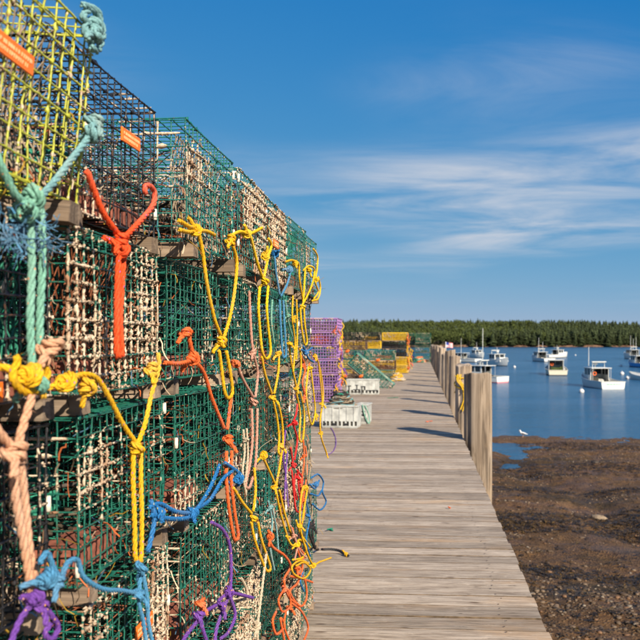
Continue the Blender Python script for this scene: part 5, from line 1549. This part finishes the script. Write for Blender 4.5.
lobster_boat(463.5, 362, 52, 11.0, 'white lobster boat left of the tall antenna with a dark windshield', boot=M_BOOTD, antennas=((0.6, 0.3, 4.0),), radar=False)
lobster_boat(475, 357.5, -148, 11.5, 'small distant white lobster boat with an orange ring, farthest left group', boot=M_BOOTD, antennas=((0.6, 0.3, 2.6),), ring=True)
fb = lobster_boat(447, 362.5, 30, 10.5, 'white lobster boat flying a flag behind the far piles', boot=M_BOOTD, antennas=((0.3, 0.0, 2.6),))
# flag on a staff aboard
p = on_z(445.6, 362.5, WATER)
fr = empty('flag', (p.x, p.y - 1.5, WATER + 0.9)); tag(fr, 'stars and stripes flag flying on a staff among the far piles', 'flag')
mb = MB(); mb.tube([(0, 0, -0.4), (0, 0, 4.9)], 0.09, 8); mb.build('staff', M_FLAGW, fr)
def flag_strip(x0, x1, z0, z1, mat, nm, off=0.0):
    V = []; F = []; n = 10
    for i in range(n + 1):
        x = x0 + (x1 - x0) * i / n
        yw = 0.16 * math.sin(x * 3.6) * min(1, x); dr = -0.22 * (x / 1.9) ** 1.5
        V += [(x, yw + off, z0 + dr), (x, yw + off, z1 + dr)]
    for i in range(n): F.append((2 * i, 2 * i + 2, 2 * i + 3, 2 * i + 1))
    ob(nm, mesh_from(nm, V, F, (mat,)), fr)
for i in range(13):
    z0 = 3.35 + 1.4 * i / 13
    flag_strip(0.08 if i < 6 else 0.86, 1.95, z0, z0 + 1.4 / 13, M_FLAGR if i % 2 == 0 else M_FLAGW, 'stripe')
flag_strip(0.08, 0.858, 3.35 + 1.4 * 6 / 13, 4.75, M_FLAGB, 'canton')
# mooring balls
M_BALL = plain('white mooring ball', (0.64, 0.61, 0.57), 0.4, 0.5, 0.06, 3)
for (px, py, rr, lb) in ((581.6, 392.5, 0.30, 'white mooring ball in front of the lettered lobster boat'), (621, 366.5, 0.36, 'white mooring ball beside the blue-hulled boat, upper of three'),
        (622, 374.5, 0.36, 'white mooring ball left of the skiff, middle of three'), (627.3, 378.6, 0.26, 'white mooring ball closest to the skiff bow'), (514.5, 367.6, 0.30, 'white mooring ball alone in open water right of the left boats'), (575.5, 355.5, 0.3, 'distant dull mooring ball between the two boat groups')):
    p = on_z(px, py, WATER)
    root = empty('mooring_ball', (p.x, p.y, WATER + rr * 0.45)); tag(root, lb, 'buoy', 'mooring balls')
    mb = MB(); mb.lathe([(rr * math.sin(math.pi * k_ / 12) + 0.001, -rr * math.cos(math.pi * k_ / 12)) for k_ in range(13)], 18); mb.build('float', M_BALL, root, True)
    mb = MB(); mb.tube([(0.09 * math.cos(6.283 * k_ / 10), 0, rr + 0.06 + 0.09 * math.sin(6.283 * k_ / 10)) for k_ in range(11)], 0.02, 5); mb.build('eye_ring', M_METAL, root)
# orange floats on the foredeck seen over the nearest pile
p = on_z(474, 381.5, WATER)
fl = empty('deck_float', (p.x - 0.1, p.y + 2.0, WATER + 1.72), (0, R(90), R(8))); tag(fl, 'long orange float lying on deck just above the nearest pile top', 'float')
mb = MB(); mb.lathe([(0.06, -0.75), (0.26, -0.6), (0.30, 0.0), (0.26, 0.6), (0.06, 0.75)], 14); mb.build('float_body', M_ORANGE, fl, True)
mb = MB(); mb.tube([(0.0, 0, 0.75), (0.05, 0, 0.95), (0, 0.05, 1.05)], 0.04, 6); mb.build('rope_tail', M_TEAL, fl)

# ================================================================== GULL ON THE SHORE
p = on_z(523, 437.5, WATER)
gz = float(mud_h(np.array([p.x]), np.array([p.y]))[0])
gz = max(gz, WATER - 0.02)
gull = empty('gull', (p.x, p.y, gz), (0, 0, R(160))); tag(gull, 'white gull standing at the water edge', 'bird')
mb = MB()
mb.tube([(-0.26, 0, 0.17), (-0.16, 0, 0.20), (-0.04, 0, 0.22), (0.08, 0, 0.24), (0.14, 0, 0.29), (0.16, 0, 0.36), (0.185, 0, 0.395), (0.215, 0, 0.395), (0.24, 0, 0.385)], [0.012, 0.05, 0.085, 0.085, 0.055, 0.042, 0.048, 0.036, 0.012], 10)
mb.build('body', M_FLAGW, gull, True)
mb = MB(); mb.tube([(0.235, 0, 0.385), (0.27, 0, 0.378), (0.285, 0, 0.368)], [0.012, 0.010, 0.003], 6); mb.build('beak', plain('gull beak yellow', (0.75, 0.45, 0.03)), gull)
for sgn in (1, -1):
    mb = MB(); mb.tube([(0.07, sgn * 0.07, 0.27), (-0.06, sgn * 0.085, 0.245), (-0.2, sgn * 0.05, 0.205), (-0.31, sgn * 0.015, 0.185)], [0.02, 0.045, 0.03, 0.004], 8); mb.build('wing', plain('gull grey', (0.42, 0.44, 0.47)), gull, True)
    mb = MB(); mb.tube([(0.0, sgn * 0.03, 0.17), (-0.01, sgn * 0.03, 0.08), (0.0, sgn * 0.03, 0.005), (0.05, sgn * 0.03, 0.004)], 0.006, 5); mb.build('leg', plain('gull leg', (0.6, 0.35, 0.25)), gull)

# ================================================================== STONES AND WEED ON THE MUD
nr = np.random.RandomState(12)
ico_v = []; ph_ = (1 + 5 ** 0.5) / 2
for a_, b_ in ((1, ph_), (-1, ph_), (1, -ph_), (-1, -ph_)):
    ico_v += [(a_, b_, 0), (0, a_, b_), (b_, 0, a_)]
ico_v = np.array(ico_v); ico_v /= np.linalg.norm(ico_v[0])
from itertools import combinations
ed = lambda i, j: abs(np.linalg.norm(ico_v[i] - ico_v[j]) - 1.05146) < 0.01
ico_f = []
for tri in combinations(range(12), 3):
    if ed(tri[0], tri[1]) and ed(tri[1], tri[2]) and ed(tri[0], tri[2]):
        n_ = np.cross(ico_v[tri[1]] - ico_v[tri[0]], ico_v[tri[2]] - ico_v[tri[0]])
        ico_f.append(tri if np.dot(n_, ico_v[tri[0]]) > 0 else (tri[0], tri[2], tri[1]))
ico_f = np.array(ico_f)
NS = 42000
sy = 10 + 38 * nr.rand(NS) ** 1.25; sx = 0.9 + nr.rand(NS) * (0.42 * sy + 2.0)
dens = vnoise2(sx * 0.5, sy, 70, 3, 0.45)
keep = nr.rand(NS) < np.clip((dens - 0.30) * 2.6, 0.08, 1)
sx, sy = sx[keep], sy[keep]; NS = len(sx)
sz = mud_h(sx, sy)
keep = sz > WATER + 0.01; sx, sy, sz = sx[keep], sy[keep], sz[keep]; NS = len(sx)
size = 0.008 + 0.042 * nr.rand(NS) ** 4.0
size = np.where(nr.rand(NS) < 0.012, size + 0.04 * nr.rand(NS), size)
sc = np.stack([size * nr.uniform(0.8, 1.7, NS), size * nr.uniform(0.8, 1.4, NS), size * nr.uniform(0.35, 0.7, NS)], 1)
ang = nr.uniform(0, 6.28, NS)
jit = ico_v[None] * nr.uniform(0.75, 1.2, (NS, 12, 1)) * sc[:, None]
X_ = jit[..., 0] * np.cos(ang)[:, None] - jit[..., 1] * np.sin(ang)[:, None] + sx[:, None]
Y_ = jit[..., 0] * np.sin(ang)[:, None] + jit[..., 1] * np.cos(ang)[:, None] + sy[:, None]
Z_ = jit[..., 2] + (sz + size * 0.12)[:, None]
V = np.stack([X_, Y_, Z_], 2).reshape(-1, 3)
F = (ico_f[None] + 12 * np.arange(NS)[:, None, None]).reshape(-1, 3)
pal = np.array([[0.13, 0.085, 0.052], [0.22, 0.15, 0.095], [0.30, 0.21, 0.135], [0.075, 0.055, 0.042], [0.28, 0.15, 0.075], [0.38, 0.31, 0.23]])
cc = 0.55 * pal[nr.choice(6, NS, p=[0.30, 0.26, 0.16, 0.14, 0.10, 0.04])] * nr.uniform(0.75, 1.2, (NS, 1))
C4 = np.concatenate([np.repeat(cc, 12, 0), np.ones((NS * 12, 1))], 1)
t = NT('beach stones'); M_STONE = t.done(t.attr('tint', 'Color'), 0.7, 0.35)
go = ob('beach_gravel', mesh_from('beach_gravel', V, F, (M_STONE,), {'tint': ('FLOAT_COLOR', C4)}))
tag(go, 'brown and tan gravel strewn over the mudflat', 'gravel', kind='stuff')
# rockweed in drifts
NW = 24000
wy = 10.5 + 35 * nr.rand(NW) ** 1.1; wx = 0.9 + nr.rand(NW) * (0.42 * wy + 2.0)
band = vnoise2(wx * 0.28, wy, 81, 4, 0.42)
keep = nr.rand(NW) < np.clip((band - 0.50) * 9, 0.035, 1)
wx, wy = wx[keep], wy[keep]; NW = len(wx)
wz = mud_h(wx, wy); keep = wz > WATER - 0.01; wx, wy, wz = wx[keep], wy[keep], wz[keep]; NW = len(wx)
Vw, Cw = [], []
for i in range(NW):
    nfr = 7
    a_ = nr.uniform(0, 6.28, nfr); ln_ = nr.uniform(0.05, 0.17, nfr); wd = nr.uniform(0.008, 0.022, nfr); hh = nr.uniform(0.01, 0.05, nfr)
    c_ = np.array([wx[i], wy[i], wz[i]])
    d_ = np.stack([np.cos(a_), np.sin(a_), np.zeros(nfr)], 1); n_ = np.stack([-np.sin(a_), np.cos(a_), np.zeros(nfr)], 1)
    mid = c_ + d_ * (ln_ * 0.5)[:, None] + np.array([0, 0, 1]) * hh[:, None]
    tip = c_ + d_ * ln_[:, None] + np.array([0, 0, 0.012])
    o_ = c_ + np.zeros((nfr, 3)) + np.array([0, 0, 0.02])
    l_, r2 = mid - n_ * wd[:, None], mid + n_ * wd[:, None]
    Vw.append(np.stack([o_, l_, r2, l_, tip, r2], 1).reshape(-1, 3))
    base_ = np.array([0.045, 0.026, 0.007]) if nr.rand() < 0.5 else (np.array([0.018, 0.012, 0.005]) if nr.rand() < 0.7 else np.array([0.11, 0.066, 0.017]))
    cf = base_ * nr.uniform(0.7, 1.3, (nfr, 1))
    Cw.append(np.repeat(np.concatenate([cf, np.ones((nfr, 1))], 1), 6, 0))
V = np.concatenate(Vw); C4 = np.concatenate(Cw); F = np.arange(len(V)).reshape(-1, 3)
t = NT('rockweed'); M_WEED = t.done(t.attr('tint', 'Color'), 0.45, 0.4)
wo = ob('rockweed', mesh_from('rockweed', V, F, (M_WEED,), {'tint': ('FLOAT_COLOR', C4)}))
tag(wo, 'olive brown rockweed lying in drifts on the mudflat', 'seaweed', kind='stuff')
# a few stones large enough to pick out
M_STONE2 = plain('pale boulder', (0.24, 0.18, 0.12), 0.8, 0.3, 0.3, 9)
M_STONE3 = plain('dark boulder', (0.06, 0.045, 0.035), 0.8, 0.3, 0.4, 9)
for i, (px, py, w_, mt, lb) in enumerate(((578, 629, 0.085, M_STONE2, 'pale tan stone on the mud at the bottom right'), (630, 624, 0.13, M_STONE3, 'dark rock on the mud near the bottom right corner'), (570, 528, 0.13, M_STONE2, 'tan flat stone among weed midway up the mudflat'),
        (599, 519, 0.16, M_STONE2, 'low tan stone right of the mudflat middle'), (548, 606, 0.10, M_STONE2, 'small tan stone close to the deck edge'), (595, 464, 0.2, M_STONE3, 'dark rock near the puddles at the water edge'))):
    for _ in range(3):
        p = on_z(px, py, WATER + 0.6)
        zz_ = float(mud_h(np.array([p.x]), np.array([p.y]))[0]); p = on_z(px, py, zz_)
    g = np.random.RandomState(i)
    import bmesh
    bm = bmesh.new(); bmesh.ops.create_icosphere(bm, subdivisions=2, radius=1.0)
    for v in bm.verts:
        f = 1 + 0.22 * math.sin(v.co.x * 2.3 + i) * math.sin(v.co.y * 2.9 + i * 2) + g.uniform(-0.09, 0.09)
        v.co = Vector((v.co.x * 1.4, v.co.y, v.co.z * 0.62)) * f * w_
    me_ = bpy.data.meshes.new('stone'); bm.to_mesh(me_); bm.free(); me_.materials.append(mt)
    tag(ob('stone', me_, None, None, (p.x, p.y, zz_ + w_ * 0.2), (0, 0, i)), lb, 'stone', 'stones on the mudflat')
